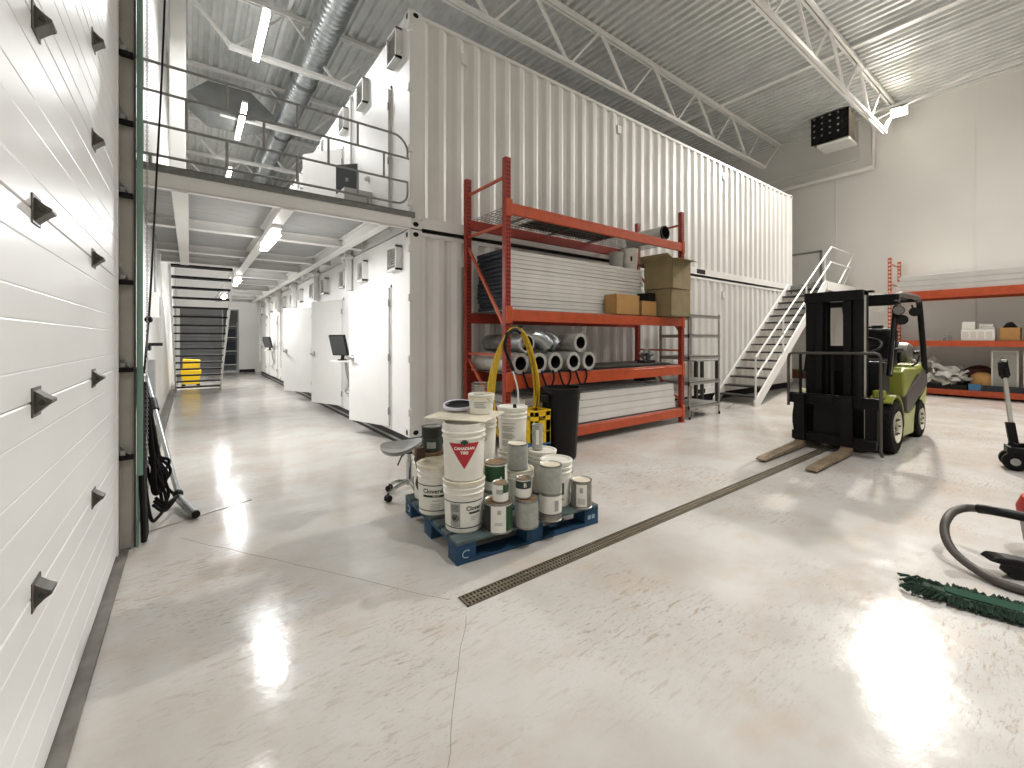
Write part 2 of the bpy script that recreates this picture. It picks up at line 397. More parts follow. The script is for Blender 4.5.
def container(i, lvl):
    y0 = i*PITCH; z0, z1 = (.16, 2.884) if lvl == 0 else (2.90, 5.76)
    H = z1-z0
    if i == 0: lb = ('white ribbed steel container on the floor, behind the orange pallet rack' if lvl == 0 else 'upper white ribbed steel container, stacked above the orange pallet rack')
    else: lb = '%s white container along the corridor, %s' % (ordn[i], 'on the floor under the walkway' if lvl == 0 else 'stacked on the upper level above the walkway')
    t = T('shipping_container', lb, 'shipping container', (CX0, CY0+y0, z0), 0, 'stacked white shipping containers')
    L = CX1-CX0; W = 2.438
    mb = MB(); mb.box(.05, L-.02, .05, W-.01, .12, H-.03); mb.build('body_shell', CONT, t)
    mb = MB(); mb.box(.0, .05, .0, W, .0, H-.004); mb.build('end_wall', WH, t, bev=.004)
    for zz in (0, H-.118): casting(t, -.006, -.006, zz)
    if i == 0:
        pts = [(.15, .004), (.22, .004)]; x = .22
        while x < L-.40:
            pts += [(x+.068, .042), (x+.138, .042), (x+.206, .004), (x+.278, .004)]; x += .278
        pts += [(L-.15, .004)]
        n = len(pts); vs = [(a, b, .14) for a, b in pts]+[(a, b, H-.05) for a, b in pts]
        mb = MB().add(vs, [(k, k+1, n+k+1, n+k) for k in range(n-1)])
        for vx in (.82, 4.2, 8.1): mb.box(vx-.05, vx+.05, -.012, .05, H-.42, H-.28)
        mb.build('side_wall', CONT, t, smooth=False)
        mb = MB(); mb.box(.004, .16, -.003, .06, .1, H-.1); mb.build('corner_post', CONT, t, bev=.006); MB().box(L-.16, L, -.002, .06, .1, H-.1).build('corner_post', CONT, t, bev=.006)
        mb = MB(); mb.box(.17, L-.17, -.004, .06, H-.075, H-.022); mb.build('top_rail', CONT, t, bev=.004)
        mb = MB(); mb.box(.17, L-.17, -.004, .05, .015, .165); mb.box(.17, L-.17, -.01, .05, .015, .03)
        for px in (5.0, 7.08): mb.box(px-.18, px+.18, -.0055, .0, .04, .145, 1)
        mb.build('bottom_rail', [CONT, VOID], t, bev=.003)
        casting(t, L-.172, -.006, 0); casting(t, L-.172, -.006, H-.118)
        for zz in (.33, 1.03, 1.83, H-.25):
            MB().box(-.03, .035, -.03, .02, zz-.045, zz+.045).build('hinge_lug', WH, t, bev=.006)
    louvre('vent', t, .42, H-.50 if lvl == 0 else H-.52, H-.17 if lvl == 0 else H-.12, .34); louvre('vent', t, 1.80, H-.50 if lvl == 0 else H-.52, H-.17 if lvl == 0 else H-.12, .34)
    # door leaf
    hy = .65 if i == 0 else .56
    a = math.radians(swing.get(i, 0) if lvl == 0 else (35 if i == 1 else 0))
    zb, zt = (.05, 2.02) if lvl == 0 else (.1, 2.1)
    mb = MB(); mb.box(-.03, 0, 0, .91, 0, zt-zb)
    lf = mb.build('door', DOORW, t, bev=.004); lf.location = (-.012, hy, zb); lf.rotation_euler = (0, 0, a)
    if i < 4 or lvl == 0:
        h = MB(); h.cyl((-.1, .82, .95), (-.03, .82, .95), .028, n=14); h.cyl((-.09, .82, .95), (-.09, .70, .95), .011, n=10); h.box(-.036, -.029, .79, .85, .9, 1.0)
        h.build('handle', SEATM, lf)
    for zz in (.22, .98, 1.75):
        MB().cyl((-.034, -.004, zz-.05), (-.034, -.004, zz+.05), .011, n=10).build('hinge', STEEL, lf)
    fr = MB(); fr.box(-.012, 0, hy-.04, hy, zb-.03, zt+.04); fr.box(-.012, 0, hy+.91, hy+.95, zb-.03, zt+.04); fr.box(-.012, 0, hy-.04, hy+.95, zt, zt+.04)
    fr.build('door_frame', WH, t)
    if lvl == 0: MB().box(-.003, .0, hy, hy+.91, zb, zt).build('door_opening', CONT, t)
    # external conduit on the joint
    c = MB(); c.cyl((-.03, W+.01, .4 if lvl == 0 else .1), (-.03, W+.01, H-.05), .02, n=10); c.box(-.07, 0, W-.09, W+.0, 1.1, 1.25)
    c.build('conduit', WH, t)
    return t
for i in range(6):
    for lvl in (0, 1): container(i, lvl)
# dark plinth the containers stand on
t = T('container_plinth', 'long black kick plinth under the lower white containers', 'plinth', (CX0, CY0, 0))
mb = MB(); mb.box(.02, .1, .03, 6*PITCH-.02, 0, .158); mb.box(0.01, .02, .03, 6*PITCH-.02, .05, .075, 1); mb.build('corridor_plinth', [BLACK, GREYP], t)
MB().box(.12, CX1-CX0, .06, .2, 0, .158).build('hall_plinth', VOID, t)

# ------------------------------------------------------------------ mezzanine walkway
ZM = 3.08
t = T('mezzanine_walkway', 'white steel framed walkway with grey plywood soffit above the corridor', 'walkway', (0, 5.22, 0))
def my(y): return y-5.22
mb = MB(); mb.box(-.44, 2.25, .03, my(10.35), 3.03, ZM); mb.box(.78, 2.25, my(10.35), my(20), 3.03, ZM); mb.build('deck', PLY, t, smooth=False)
mb = MB(); mb.box(-.44, 2.34, 0, .03, 3.025, 3.095); mb.box(-.44, 2.34, .0, .1, 3.088, 3.095); mb.build('edge_plate', GRATE, t)
def ibeam(name, a, b, w=.12, h=.14, flange=.014, top=3.03):
    a = V(a); b = V(b); mb = MB()
    mb.bar((a.x, a.y, top-h+flange/2), (b.x, b.y, top-h+flange/2), w, flange)
    mb.bar((a.x, a.y, top-flange/2), (b.x, b.y, top-flange/2), w, flange)
    mb.bar((a.x, a.y, top-h/2), (b.x, b.y, top-h/2), .02, h-2*flange)
    return mb.build(name, WH, t)
mb = MB(); mb.box(-.44, 2.29, .01, .03, 2.885, 3.025); mb.box(-.44, 2.29, .01, .08, 2.88, 2.89); mb.build('front_beam', WH, t)
for x in (-.08, .86, 1.95):
    y1 = 10.35 if x < 0 else 20
    ibeam('joist', (x, .03, 0), (x, my(y1), 0), .13, .16)
for y in (7.12, 9.05, 10.35, 11.9, 13.4, 15.0, 16.6, 18.2, 19.8):
    ibeam('cross_beam', (-.44 if y < 10.4 else .8, my(y), 0), (2.25, my(y), 0), .13, .125)
ibeam('stair_trimmer', (.8, my(10.35), 0), (.8, my(20), 0), .1, .15)
for i in range(1, 7):
    y = my(CY0+i*PITCH-.01)
    mb = MB(); mb.box(2.17, 2.25, y-.045, y+.045, 2.3, 3.0); mb.box(2.12, 2.27, y-.12, y+.12, 2.84, 2.9); mb.cyl((2.15, y-.09, 2.78), (2.15, y-.09, 2.98), .014, n=6); mb.cyl((2.15, y+.09, 2.78), (2.15, y+.09, 2.98), .014, n=6)
    mb.build('hanger_bracket', WH, t)
# guardrail
t = T('guardrail', 'grey tube guardrail along the front edge of the upper walkway', 'railing', (0, 5.28, ZM))
def pipe(name, pts, r=.014, m=GREYP, par=None, n=8): return MB().tube(pts, r, n).build(name, m, par)
zr = [.99, .715, .405, .115]
pipe('top_rail', [(-.44, 0, zr[0])]+[(2.06, 0, zr[0])]+[(2.06+.2*math.sin(q), 0, zr[0]-.2+.2*math.cos(q)) for q in [PI/10*k for k in range(1, 6)]]+[(2.26, 0, zr[1])], par=t)
pipe('bottom_rail', [(-.44, 0, zr[3]), (2.12, 0, zr[3])]+[(2.12+.14*math.sin(q), 0, zr[3]+.14-.14*math.cos(q)) for q in [PI/10*k for k in range(1, 6)]]+[(2.26, 0, zr[2])], par=t)
pipe('middle_rail', [(-.44, 0, zr[1]), (2.28, 0, zr[1])], par=t); pipe('middle_rail', [(-.44, 0, zr[2]), (2.26, 0, zr[2])], par=t)
for x in (-.36, .303, .96, 1.624): pipe('baluster', [(x, 0, zr[0]), (x, 0, zr[1])], par=t); pipe('baluster', [(x, 0, zr[2]), (x, 0, zr[3])], par=t)
for x in (-.028, .634, 1.289, 1.948): pipe('baluster', [(x, 0, zr[1]), (x, 0, zr[2])], par=t)
for x in (-.3, .7, 1.75): pipe('foot', [(x, 0, zr[3]), (x, 0, 0)], par=t)
# corridor stairs
t = T('corridor_stairs', 'open white stair with dark treads rising to the upper walkway', 'stairs', (0, 10.5, 0))
x0, x1 = -.32, .72; ya, za, yb, zb = 0, 2.98, 4.9, .0; ns = 16
for x in (x0, x1): MB().bar((x, ya, za-.04), (x, yb, zb+.06), .035, .2).build('stringer', WH, t)
for k in range(ns):
    f = (k+.5)/ns; y = ya+(yb-ya)*f; z = za+(zb-za)*f
    MB().box(x0+.02, x1-.02, y-.14, y+.12, z-.02, z+.015).build('tread', BLACK, t)
for x in (x0, ):
    pipe('handrail', [(x-.05, ya-.1, za+.9), (x-.05, yb, .95), (x-.05, yb, 0)], .018, WH, t)

# ------------------------------------------------------------------ roof trusses
def truss(y, lb, xa=.43, pitch=1.93):
    t = T('roof_truss', lb, 'roof truss', (0, y, 7.1), 0, 'white roof trusses')
    ztop = ZC-7.1-.06
    mb = MB(); mb.bar((XL+.05, -.04, ztop), (XW-.1, -.04, ztop), .05, .09); mb.bar((XL+.05, .04, ztop), (XW-.1, .04, ztop), .05, .09); mb.build('top_chord', TRUSS, t)
    nodes = [xa+pitch*k for k in range(0, 9)]; nodes = [n for n in nodes if n < 15.3]
    xe = 15.2
    mb = MB(); mb.bar((nodes[0]-.05, -.035, 0), (xe, -.035, 0), .05, .08); mb.bar((nodes[0]-.05, .035, 0), (xe, .035, 0), .05, .08); mb.build('bottom_chord', TRUSS, t)
    MB().bar((nodes[0], 0, 0), (XL+.1, 0, ztop), .06, .05).build('end_web', TRUSS, t)
    MB().bar((xe-.05, 0, 0), (XW-.2, 0, ztop-.02), .05, .05).build('end_web', TRUSS, t)
    for n in nodes:
        if n > xe: continue
        MB().bar((n-.03, 0, 0), (n-pitch/2+.03, 0, ztop), .055, .05).build('web', TRUSS, t)
        if n+pitch/2 < XW: MB().bar((n+.03, 0, 0), (n+pitch/2-.03, 0, ztop), .035, .04).build('web', TRUSS, t)
truss(6.35, 'white lattice roof truss running just over the upper ribbed container')
truss(3.3, 'white lattice roof truss over the forklift, ending at the glowing floodlight')
for y, n in ((9.9, 'nearest'), (13.0, 'second'), (16.1, 'third'), (19.2, 'farthest')): truss(y, '%s white roof truss crossing above the upper corridor walkway' % n, .65)
for x in (12.2,):
    o = MB().box(x-.06, x+.06, YB, 8.5, ZC-.0, ZC+.05).bar((x, YB, ZC-.03), (x, 8.5, ZC-.03), .09, .05).build('deck_strap', TRUSS); tag(o, 'pale strap across the ribs of the roof deck', 'strap')
o = MB(); o.bar((13.9, -10.8, 7.55), (13.9, 3.3, 7.2), .04, .04); o.bar((13.3, -10.8, 8.1), (13.3, 3.3, 8.1), .03, .05); o.bar((14.3, 3.3, 7.15), (13.2, -3.5, 8.1), .03, .03)
tag(o.build('truss_bridging', TRUSS), 'thin white bridging bars braced to the truss over the forklift', 'brace')
# spiral duct
t = T('spiral_duct', 'long silver spiral ventilation duct under the roof above the corridor', 'duct', (2.15, 0, 7.55))
prof = []
y = 3.0
while y < 21.8: prof += [(.262, y), (.27, y+.02), (.262, y+.04), (.262, y+.13)]; y += .14
A = Matrix(((1, 0, 0), (0, 0, 1), (0, 1, 0)))
MB().lathe(prof, 26, 0, (0, 0, 0), A).build('duct_run', DUCT, t)
for yy in (6.0, 11.0, 14.2): MB().lathe([(.29, yy), (.29, yy+.06), (.27, yy+.06)], 26, 0, (0, 0, 0), A).bar((.0, yy+.03, .29), (0, yy+.03, .65), .03, .03).build('hanger', STEEL, t)
mb = MB(); mb.prism([(-.55, -.28), (.35, -.28), (.9, .0), (.35, .45), (-.55, .45), (-.95, .05)], -.5, .5, 'y')
t = mb.build('duct_plenum', mat('plenum_grey', '#8f9190', .5, .5, var=.1, scale=4), bev=.01); t.location = (.9, 13.4, 7.35); tag(t, 'grey sheet metal duct box hanging above the far walkway', 'duct box')
mb = MB(); mb.box(-.12, .12, -.12, .12, 0, ZC-ZM-.01)
t = mb.build('wall_column', WALLW, bev=.02); t.location = (-.18, 9.95, ZM+.001); tag(t, 'white boxed steel column rising from the upper walkway at the left', 'column')
t = T('corner_pipes', 'white wall pipes turning up to the roof beside the heater', 'pipe', (0, 0, 0))
MB().tube([(XW-.12, 9, 6.6), (XW-.12, 3.8, 6.6), (XW-.12, 3.8, 8.1)], .08, 10).build('thick_pipe', PIPEW, t)
MB().tube([(XW-.1, 9, 6.95), (XW-.1, 4.15, 6.95), (XW-.1, 4.15, 8.1)], .03, 8).build('thin_pipe', PIPEW, t)
# unit heater
t = T('unit_heater', 'dark grilled unit heater hanging in the far roof corner', 'heater', (15.2, 4.55, 7.35))
mb = MB(); mb.box(0, .62, -.45, .45, 0, .78); mb.build('casing', mat('heater_beige', '#8b8579', .5), t, bev=.02)
mb = MB(); mb.box(-.03, 0, -.47, .47, -.02, .8)
for r_ in range(4):
    for q in range(4): mb.cyl((-.05, -.33+q*.22, .12+r_*.19), (-.02, -.33+q*.22, .12+r_*.19), .085, n=12, m=1); mb.sphere((-.05, -.22+q*.2, .2+r_*.18), .03, 8, 2)
mb.build('black_grille', [BLACKP, BLACK, GREYP], t)
MB().box(-.1, .62, -.5, .3, -.16, -.08).build('drip_tray', WH, t, bev=.01)
for a, b in ((.1, -.4), (.1, .4), (.55, -.4), (.55, .4)): MB().cyl((a, b, .7), (a, b, .95), .012, n=6).build('hanger_rod', STEEL, t)
# ------------------------------------------------------------------ forklift
def MW(t):
    mb = MB(); mb.T = (Matrix.Translation(t.location) @ t.rotation_euler.to_matrix().to_4x4()).inverted(); return mb
t = T('forklift', 'lime green and black forklift truck with mast and load backrest, parked on the drain', 'forklift', (7.8, 1.95, 0))
def fk(name, m, mb, parent=t, **k): return mb.build(name, m, parent, **k)
for ya, yb, yc, yd in ((2.18, 2.30, 2.10, 2.175), (1.66, 1.78, 1.785, 1.87)):
    outer = yb if ya > 2 else ya
    mb = MW(t); mb.box(6.76, 6.95, ya, yb, .06, 2.06)
    s_ = ya if ya < 2 else yb
    fk('mast_rail', BLACKP, mb, bev=.006)
    fk('inner_rail', BLACKP, MW(t).box(6.72, 6.9, yc, yd, .09, 2.05), bev=.006)
mb = MW(t); mb.box(6.70, 6.92, 1.66, 2.30, 1.94, 2.07); mb.box(6.95, 7.05, 1.62, 2.34, 2.05, 2.075); fk('mast_crossbar', BLACKP, mb, bev=.008)
lab(fk('mast_edge_strip', SILVER, MW(t).box(6.752, 6.80, 1.648, 1.66, .15, 2.0)), 'pale worn strip on mast edge')
fk('mast_tie', BLACKP, MW(t).box(6.93, 6.97, 1.7, 2.25, 1.02, 1.36), bev=.005); fk('mast_tie', BLACKP, MW(t).box(6.86, 6.94, 1.7, 2.25, .3, .45), bev=.005)
fk('lift_cylinder', BLACKP, MW(t).cyl((6.86, 2.085, .1), (6.86, 2.085, 1.25), .03).cyl((6.86, 2.085, 1.25), (6.86, 2.085, 1.95), .016))
fk('lift_chain', BLACKP, MW(t).box(6.80, 6.81, 2.075, 2.09, .5, 1.9))
mb = MW(t)
for k in range(3): mb.tube(spline([(6.9, 2.085-.012*k, 1.95), (6.87, 2.075-.01*k, 1.5), (6.87, 2.06-.012*k, .9), (6.95, 1.95, .6)]), .008, 6)
fk('hydraulic_hose', RUB, mb)
# carriage, backrest, forks
mb = MW(t); mb.box(6.56, 6.64, 1.45, 2.43, .60, .73); fk('carriage_bar', BLACKP, mb, bev=.008)
mb = MW(t); mb.box(6.56, 6.64, 1.50, 2.40, .10, .22); fk('carriage_bar', BLACKP, mb, bev=.008)
mb = MW(t); mb.box(6.60, 6.72, 1.80, 2.16, .12, .70); mb.box(6.62, 6.68, 1.5, 1.62, .15, .65); mb.box(6.62, 6.68, 2.3, 2.4, .15, .65); fk('carriage_plate', BLACKP, mb, bev=.006)
mb = MW(t); mb.tube([(6.55, 2.433, .55)]+[(6.55, 2.433, 1.2), (6.55, 2.42, 1.245), (6.55, 2.385, 1.263)]+[(6.53, 1.50, 1.277), (6.53, 1.463, 1.26), (6.53, 1.448, 1.22)]+[(6.53, 1.448, .12), (6.56, 1.44, .05)], .018, 8)
lab(fk('backrest_frame', [mat('backrest_grey', '#514f4b', .4, .5)], mb), 'grey steel tube frame')
for y in (2.289, 1.931, 1.656): fk('backrest_bar', BLACKP, MW(t).bar((6.55, y, .62), (6.55, y, 1.27), .018, .03))
fk('backrest_crossbar', BLACKP, MW(t).bar((6.55, 1.45, .70), (6.55, 2.43, .70), .02, .02).bar((6.55, 1.45, .61), (6.55, 2.43, .61), .02, .03))
for yc in (2.29, 1.78):
    mb = MW(t); mb.prism([(6.56, .72), (6.52, .72), (6.505, .10), (6.44, .075), (5.45, .052), (5.375, .036), (5.375, .022), (6.5, .022), (6.56, .05)], yc-.058, yc+.058, 'y')
    fo = fk('fork', WORN, mb, bev=.006); MW(t).box(6.498, 6.562, yc-.06, yc+.06, .11, .722).build('fork_shank', BLACKP, fo)
# wheels
def wheel(x, y0, y1, r, outer, name):
    A = Matrix(((1, 0, 0), (0, 0, 1), (0, 1, 0)))
    mb = MW(t); w_ = y1-y0; c = (x, (y0+y1)/2, r)
    mb.lathe([(r*.55, -w_/2+.01), (r*.9, -w_/2), (r*.97, -w_/2+.02), (r, -w_/2+.05), (r, w_/2-.05), (r*.97, w_/2-.02), (r*.9, w_/2), (r*.55, w_/2-.01)], 36, 0, c, A)
    for k in range(22):
        a = 2*PI*k/22
        mb.cb((x+(r+.001)*math.cos(a), c[1]-w_*.22, r+(r+.001)*math.sin(a)), (.012, w_*.4, .03), 0, Ry(-a)); mb.cb((x+(r+.001)*math.cos(a+.14), c[1]+w_*.22, r+(r+.001)*math.sin(a+.14)), (.012, w_*.4, .03), 0, Ry(-a-.14))
    o = fk(name, RUB, mb)
    s_ = -1 if outer == 'lo' else 1; yo = y0 if s_ < 0 else y1
    mb = MW(t); mb.T = mb.T @ Matrix.Translation((x, yo, r))
    mb.lathe([(r*.60, s_*.006), (r*.56, s_*.008), (r*.5, -s_*.03), (r*.42, -s_*.035)], 30, 0, (0, 0, 0), A)
    mb.lathe([(r*.42, -s_*.035), (r*.3, -s_*.03), (r*.16, -s_*.02), (r*.14, s_*.0), (.001, s_*.004)], 30, 1, (0, 0, 0), A)
    for k in range(6): mb.cyl((r*.3*math.cos(k*PI/3), -s_*.02, r*.3*math.sin(k*PI/3)), (r*.3*math.cos(k*PI/3), s_*.01, r*.3*math.sin(k*PI/3)), .012, n=8, m=2)
    o2 = mb.build('rim', [RIM, RIMG, DSTEEL], o); lab(o2, 'cream rim with olive centre')
wheel(7.16, 1.42, 1.66, .335, 'lo', 'front_wheel'); wheel(7.16, 2.28, 2.50, .335, 'hi', 'front_wheel')
wheel(8.68, 1.45, 1.63, .27, 'lo', 'rear_wheel'); wheel(8.68, 2.27, 2.45, .27, 'hi', 'rear_wheel')
# chassis and body
fk('chassis', BLACKP, MW(t).box(6.95, 8.9, 1.66, 2.26, .12, .62).box(6.98, 7.9, 1.50, 2.40, .50, .66), bev=.02)
for ys in ((1.43, 1.66), (2.24, 2.48)):
    mb = MW(t); arc = [(7.16+.40*math.cos(a), .335+.40*math.sin(a)) for a in [math.radians(d) for d in range(125, -12, -12)]]
    arc2 = [(7.16+.375*math.cos(a), .335+.375*math.sin(a)) for a in [math.radians(d) for d in range(-7, 130, 12)]]
    mb.prism(arc+arc2, ys[0], ys[1], 'y')
    lab(fk('fender', LIME, mb), 'lime front mudguard')
lab(fk('step_bracket', LIME, MW(t).box(6.93, 7.03, 1.5, 1.62, .70, .8), bev=.015), 'lime bracket')
def side_poly(name, poly, y0, y1, m, l=None, bev=.02):
    o = fk(name, m, MW(t).prism(poly, y0, y1, 'y'), bev=bev)
    if l: lab(o, l)
    return o
side_poly('hood', [(7.85, .64), (7.83, 1.0), (7.95, 1.04), (8.72, 1.02), (8.74, .98), (8.0, .68)], 1.49, 2.41, LIME, 'lime engine hood', .03)
side_poly('side_panel', [(7.93, .44), (7.93, .68), (9.08, .99), (9.2, .97), (9.22, .74), (8.1, .42)], 1.475, 2.425, FGREY, 'dark grey diagonal side panel')
side_poly('frame_side', [(7.6, .12), (8.34, .10), (8.38, .30), (8.47, .47), (8.62, .555), (8.76, .555), (8.90, .48), (8.99, .36), (9.1, .40), (9.22, .73), (8.1, .41), (7.93, .43), (7.62, .38)], 1.48, 1.64, LIMEP, 'pale green frame side')
side_poly('frame_side', [(7.6, .12), (8.34, .10), (8.38, .30), (8.47, .47), (8.62, .555), (8.76, .555), (8.90, .48), (8.99, .36), (9.1, .40), (9.22, .73), (8.1, .41), (7.93, .43), (7.62, .38)], 2.26, 2.42, LIMEP, 'pale green frame side')
side_poly('counterweight', [(8.95, .3), (9.22, .34), (9.32, .6), (9.3, .98), (9.15, 1.06), (8.74, 1.04), (8.74, .9), (9.0, .7)], 1.50, 2.40, LIME, 'lime rounded counterweight', .05)
# driver compartment
fk('cowl', BLACKP, MW(t).prism([(7.08, .6), (7.06, 1.0), (7.14, 1.16), (7.36, 1.14), (7.42, .9), (7.42, .6)], 1.55, 2.36, 'y'), bev=.03)
fk('floor_plate', BLACKP, MW(t).box(7.3, 7.86, 1.52, 2.38, .5, .56))
mb = MW(t); c = V((7.52, 1.83, 1.36)); A = Ry(math.radians(-35))
mb.tube([c + A @ V((.17*math.cos(a), .17*math.sin(a), 0)) for a in [2*PI*i/28 for i in range(28)]], .015, 8, closed=True)
for k in range(3): mb.tube([c+A @ V((0, 0, -.03)), c+A @ V((.165*math.cos(k*2.1+.5), .165*math.sin(k*2.1+.5), 0))], .011, 6)
mb.cyl(c+A @ V((0, 0, -.05)), c+A @ V((0, 0, .0)), .035); mb.cyl(c+A @ V((0, 0, -.05)), (7.33, 1.86, 1.08), .026)
fk('steering_wheel', BLACK, mb)
for k in range(4): fk('lever', [BLACK, STEEL], MW(t).cyl((7.3, 2.12-.06*k, 1.1), (7.24, 2.13-.06*k, 1.26), .008, m=1).sphere((7.24, 2.13-.06*k, 1.27), .02))
mb = MW(t); mb.box(7.88, 8.4, 1.66, 2.2, 1.04, 1.16); fk('seat_cushion', BLACK, mb, bev=.04)
mb = MW(t); mb.prism([(8.3, 1.12), (8.42, 1.12), (8.52, 1.55), (8.46, 1.62), (8.38, 1.6)], 1.68, 2.18, 'y'); fk('seat_back', BLACK, mb, bev=.04)
fk('armrest', BLACK, MW(t).box(7.98, 8.34, 1.59, 1.66, 1.26, 1.32).cyl((8.3, 1.63, 1.1), (8.3, 1.63, 1.3), .02), bev=.015)
# gas tank behind the seat
mb = MW(t); mb.lathe([(.001, -.36), (.09, -.35), (.145, -.3), (.155, -.25), (.155, .25), (.145, .3), (.09, .35), (.001, .36)], 24, 0, (8.88, 1.93, 1.24), Matrix(((1, 0, 0), (0, 0, 1), (0, 1, 0))))
o = fk('gas_tank', TANK, mb); lab(o, 'silver grey gas cylinder')
mb = MW(t)
for y in (1.75, 2.1): mb.tube([(8.88+.162*math.cos(a), y, 1.24+.162*math.sin(a)) for a in [2*PI*i/24 for i in range(24)]], .014, 6, closed=True)
mb.tube([(8.85, 1.56, 1.25), (8.8, 1.5, 1.2), (8.75, 1.52, 1.08), (8.8, 1.6, 1.03)], .012, 6); mb.cyl((8.88, 1.52, 1.24), (8.88, 1.58, 1.24), .03)
fk('tank_strap', BLACK, mb)
# overhead guard
for y in (1.49, 2.41):
    pts = spline([(7.10, y, .98), (7.22, y, 1.35), (7.42, y, 1.88)], 6)
    fk('front_pillar', BLACKP, MW(t).tube(pts, .032, 8))
    lab(fk('pillar_sleeve', SILVER, MW(t).bar((7.09, y-.012, 1.0), (7.235, y-.012, 1.42), .03, .018)), 'silver grab rail')
    pts = spline([(9.12, y, .92), (9.0, y, 1.3), (8.78, y, 1.88), (8.68, y, 2.02), (8.5, y, 2.06)], 6)
    fk('rear_pillar', BLACKP, MW(t).tube(pts, .036, 8))
    fk('roof_rail', mat('guard_grey', '#5c5851', .45) if 'guard_grey' not in MATS else MATS['guard_grey'], MW(t).tube(spline([(7.42, y, 1.93), (7.55, y, 2.04), (8.0, y, 2.06), (8.5, y, 2.06), (8.66, y, 2.03)], 6), .038, 8))
fk('guard_crossbar', BLACKP, MW(t).box(7.40, 7.52, 1.46, 2.44, 1.90, 2.05), bev=.02)
fk('guard_crossbar', BLACKP, MW(t).box(8.6, 8.7, 1.48, 2.42, 2.0, 2.06), bev=.015)
for k in range(7): fk('guard_bar', BLACKP, MW(t).box(7.5, 8.62, 1.6+k*.115, 1.625+k*.115, 2.03, 2.06))
def lampk(x, y, z, m2):
    mb = MW(t); d = V((-.92, -.35, 0)).normalized(); p = V((x, y, z))
    mb.cyl(p-d*.03, p+d*.04, .04, .065, 18); mb.cyl(p+d*.038, p+d*.045, .055, n=18, m=1); mb.cyl((x, y, z), (x+.05, y+.03, z+.1), .012)
    fk('work_light', [BLACK, m2], mb)
lampk(7.36, 1.46, 1.82, TANK); lampk(7.43, 1.44, 1.70, BLACK); lampk(8.35, 1.48, 1.84, BLACK)
fk('side_mirror', BLACK, MW(t).box(6.9, 6.98, 1.52, 1.62, 1.58, 1.62).cyl((6.94, 1.62, 1.6), (6.94, 1.68, 1.6), .012))

# ------------------------------------------------------------------ pallet racks
def post(mb, x, y, h, hole_face='-y', w=.08, d=.07, holes=True):
    mb.box(x-w/2, x+w/2, y-d/2, y+d/2, 0, h); mb.box(x-w/2-.02, x+w/2+.02, y-d/2-.02, y+d/2+.02, 0, .008)
    if holes:
        n = int((h-.1)/.0508)
        for i in range(n):
            z = .08+i*.0508
            if hole_face == '-y': mb.box(x-.022, x-.008, y-d/2-.0008, y-d/2+.001, z, z+.024, 1); mb.box(x+.008, x+.022, y-d/2-.0008, y-d/2+.001, z, z+.024, 1)
            else: mb.box(x-w/2-.0008, x-w/2+.001, y-.022, y-.008, z, z+.024, 1); mb.box(x-w/2-.0008, x-w/2+.001, y+.008, y+.022, z, z+.024, 1)
RX0, RX1, RY0, RY1 = 3.09, 6.87, 4.235, 5.15
rk = T('pallet_rack', 'tall orange pallet rack of four levels against the ribbed container', 'pallet rack', (5, 4.6, 0))
for x in (RX0, RX1):
    for y in (RY0, RY1):
        mb = MW(rk); post(mb, x, y, 3.66); mb.build('upright', [ORED, VOID], rk, bev=.004)
    for z in (3.44, 2.86, 1.25, .25): MW(rk).bar((x, RY0, z), (x, RY1, z), .03, .03).build('brace', BRACE, rk)
    for za, zb in ((2.74, 1.55), (1.2, .35)): MW(rk).bar((x, RY1, za), (x, RY0, zb), .03, .035).build('diagonal_brace', BRACE, rk)
for z0, z1 in ((2.975, 3.112), (1.67, 1.812), (.835, 1.005), (.11, .255)):
    for y in (RY0-.02, RY1+.02):
        mb = MW(rk); mb.box(RX0+.03, RX1-.03, y-.025, y+.025, z0, z1); mb.box(RX0+.03, RX1-.03, y-.028, y+.028, z1-.03, z1-.022)
        for x in (RX0, RX1): mb.box(x-.035, x+.055 if x < 4 else x+.035, y-.034, y+.03, z0-.03, z1+.04)
        o = mb.build('beam', ORANGE if y < 4.5 else ORED, rk, bev=.004)
def wire_deck(x0, x1, z, par=rk):
    mb = MW(par); 
    for i in range(int((x1-x0)/.06)+1): mb.box(x0+i*.06-.003, x0+i*.06+.003, RY0, RY1, z, z+.006)
    for i in range(8): mb.box(x0, x1, RY0+i*.117-.004, RY0+i*.117+.004, z-.008, z)
    for k in range(4): mb.box(x0+(x1-x0)*(k+.5)/4-.02, x0+(x1-x0)*(k+.5)/4+.02, RY0, RY1, z-.03, z-.008)
    mb.box(x0, x1, RY0-.03, RY0-.024, z-.04, z)
    return mb.build('wire_deck', STEEL, par, smooth=False)
wire_deck(3.18, 6.8, 3.115); wire_deck(3.18, 6.8, 1.815); wire_deck(3.18, 6.8, 1.008); wire_deck(3.18, 6.8, .262)
# goods on the rack
def slab(name, x0, x1, y0, y1, z0, z1, m, lb, cat, group=None, bev=.004, endm=None, rz=0):
    t = T(name, lb, cat, ((x0+x1)/2, (y0+y1)/2, z0), rz, group) if endm else None
    if endm:
        hx, hy = (x1-x0)/2, (y1-y0)/2
        MB().box(-hx+.05, hx, -hy, hy, 0, z1-z0).build('panel_body', m, t, bev=bev)
        MB().box(-hx, -hx+.05, -hy+.004, hy-.004, .002, z1-z0-.002).build('panel_end', endm, t, bev=bev)
        return t
    o = MB().box(-(x1-x0)/2, (x1-x0)/2, -(y1-y0)/2, (y1-y0)/2, 0, z1-z0).build(name, m, bev=bev)
    o.location = ((x0+x1)/2, (y0+y1)/2, z0); o.rotation_euler = (0, 0, rz); return tag(o, lb, cat, group)
PANEL = mat('panel_white', '#dedcd6', .4, var=.06, scale=3)
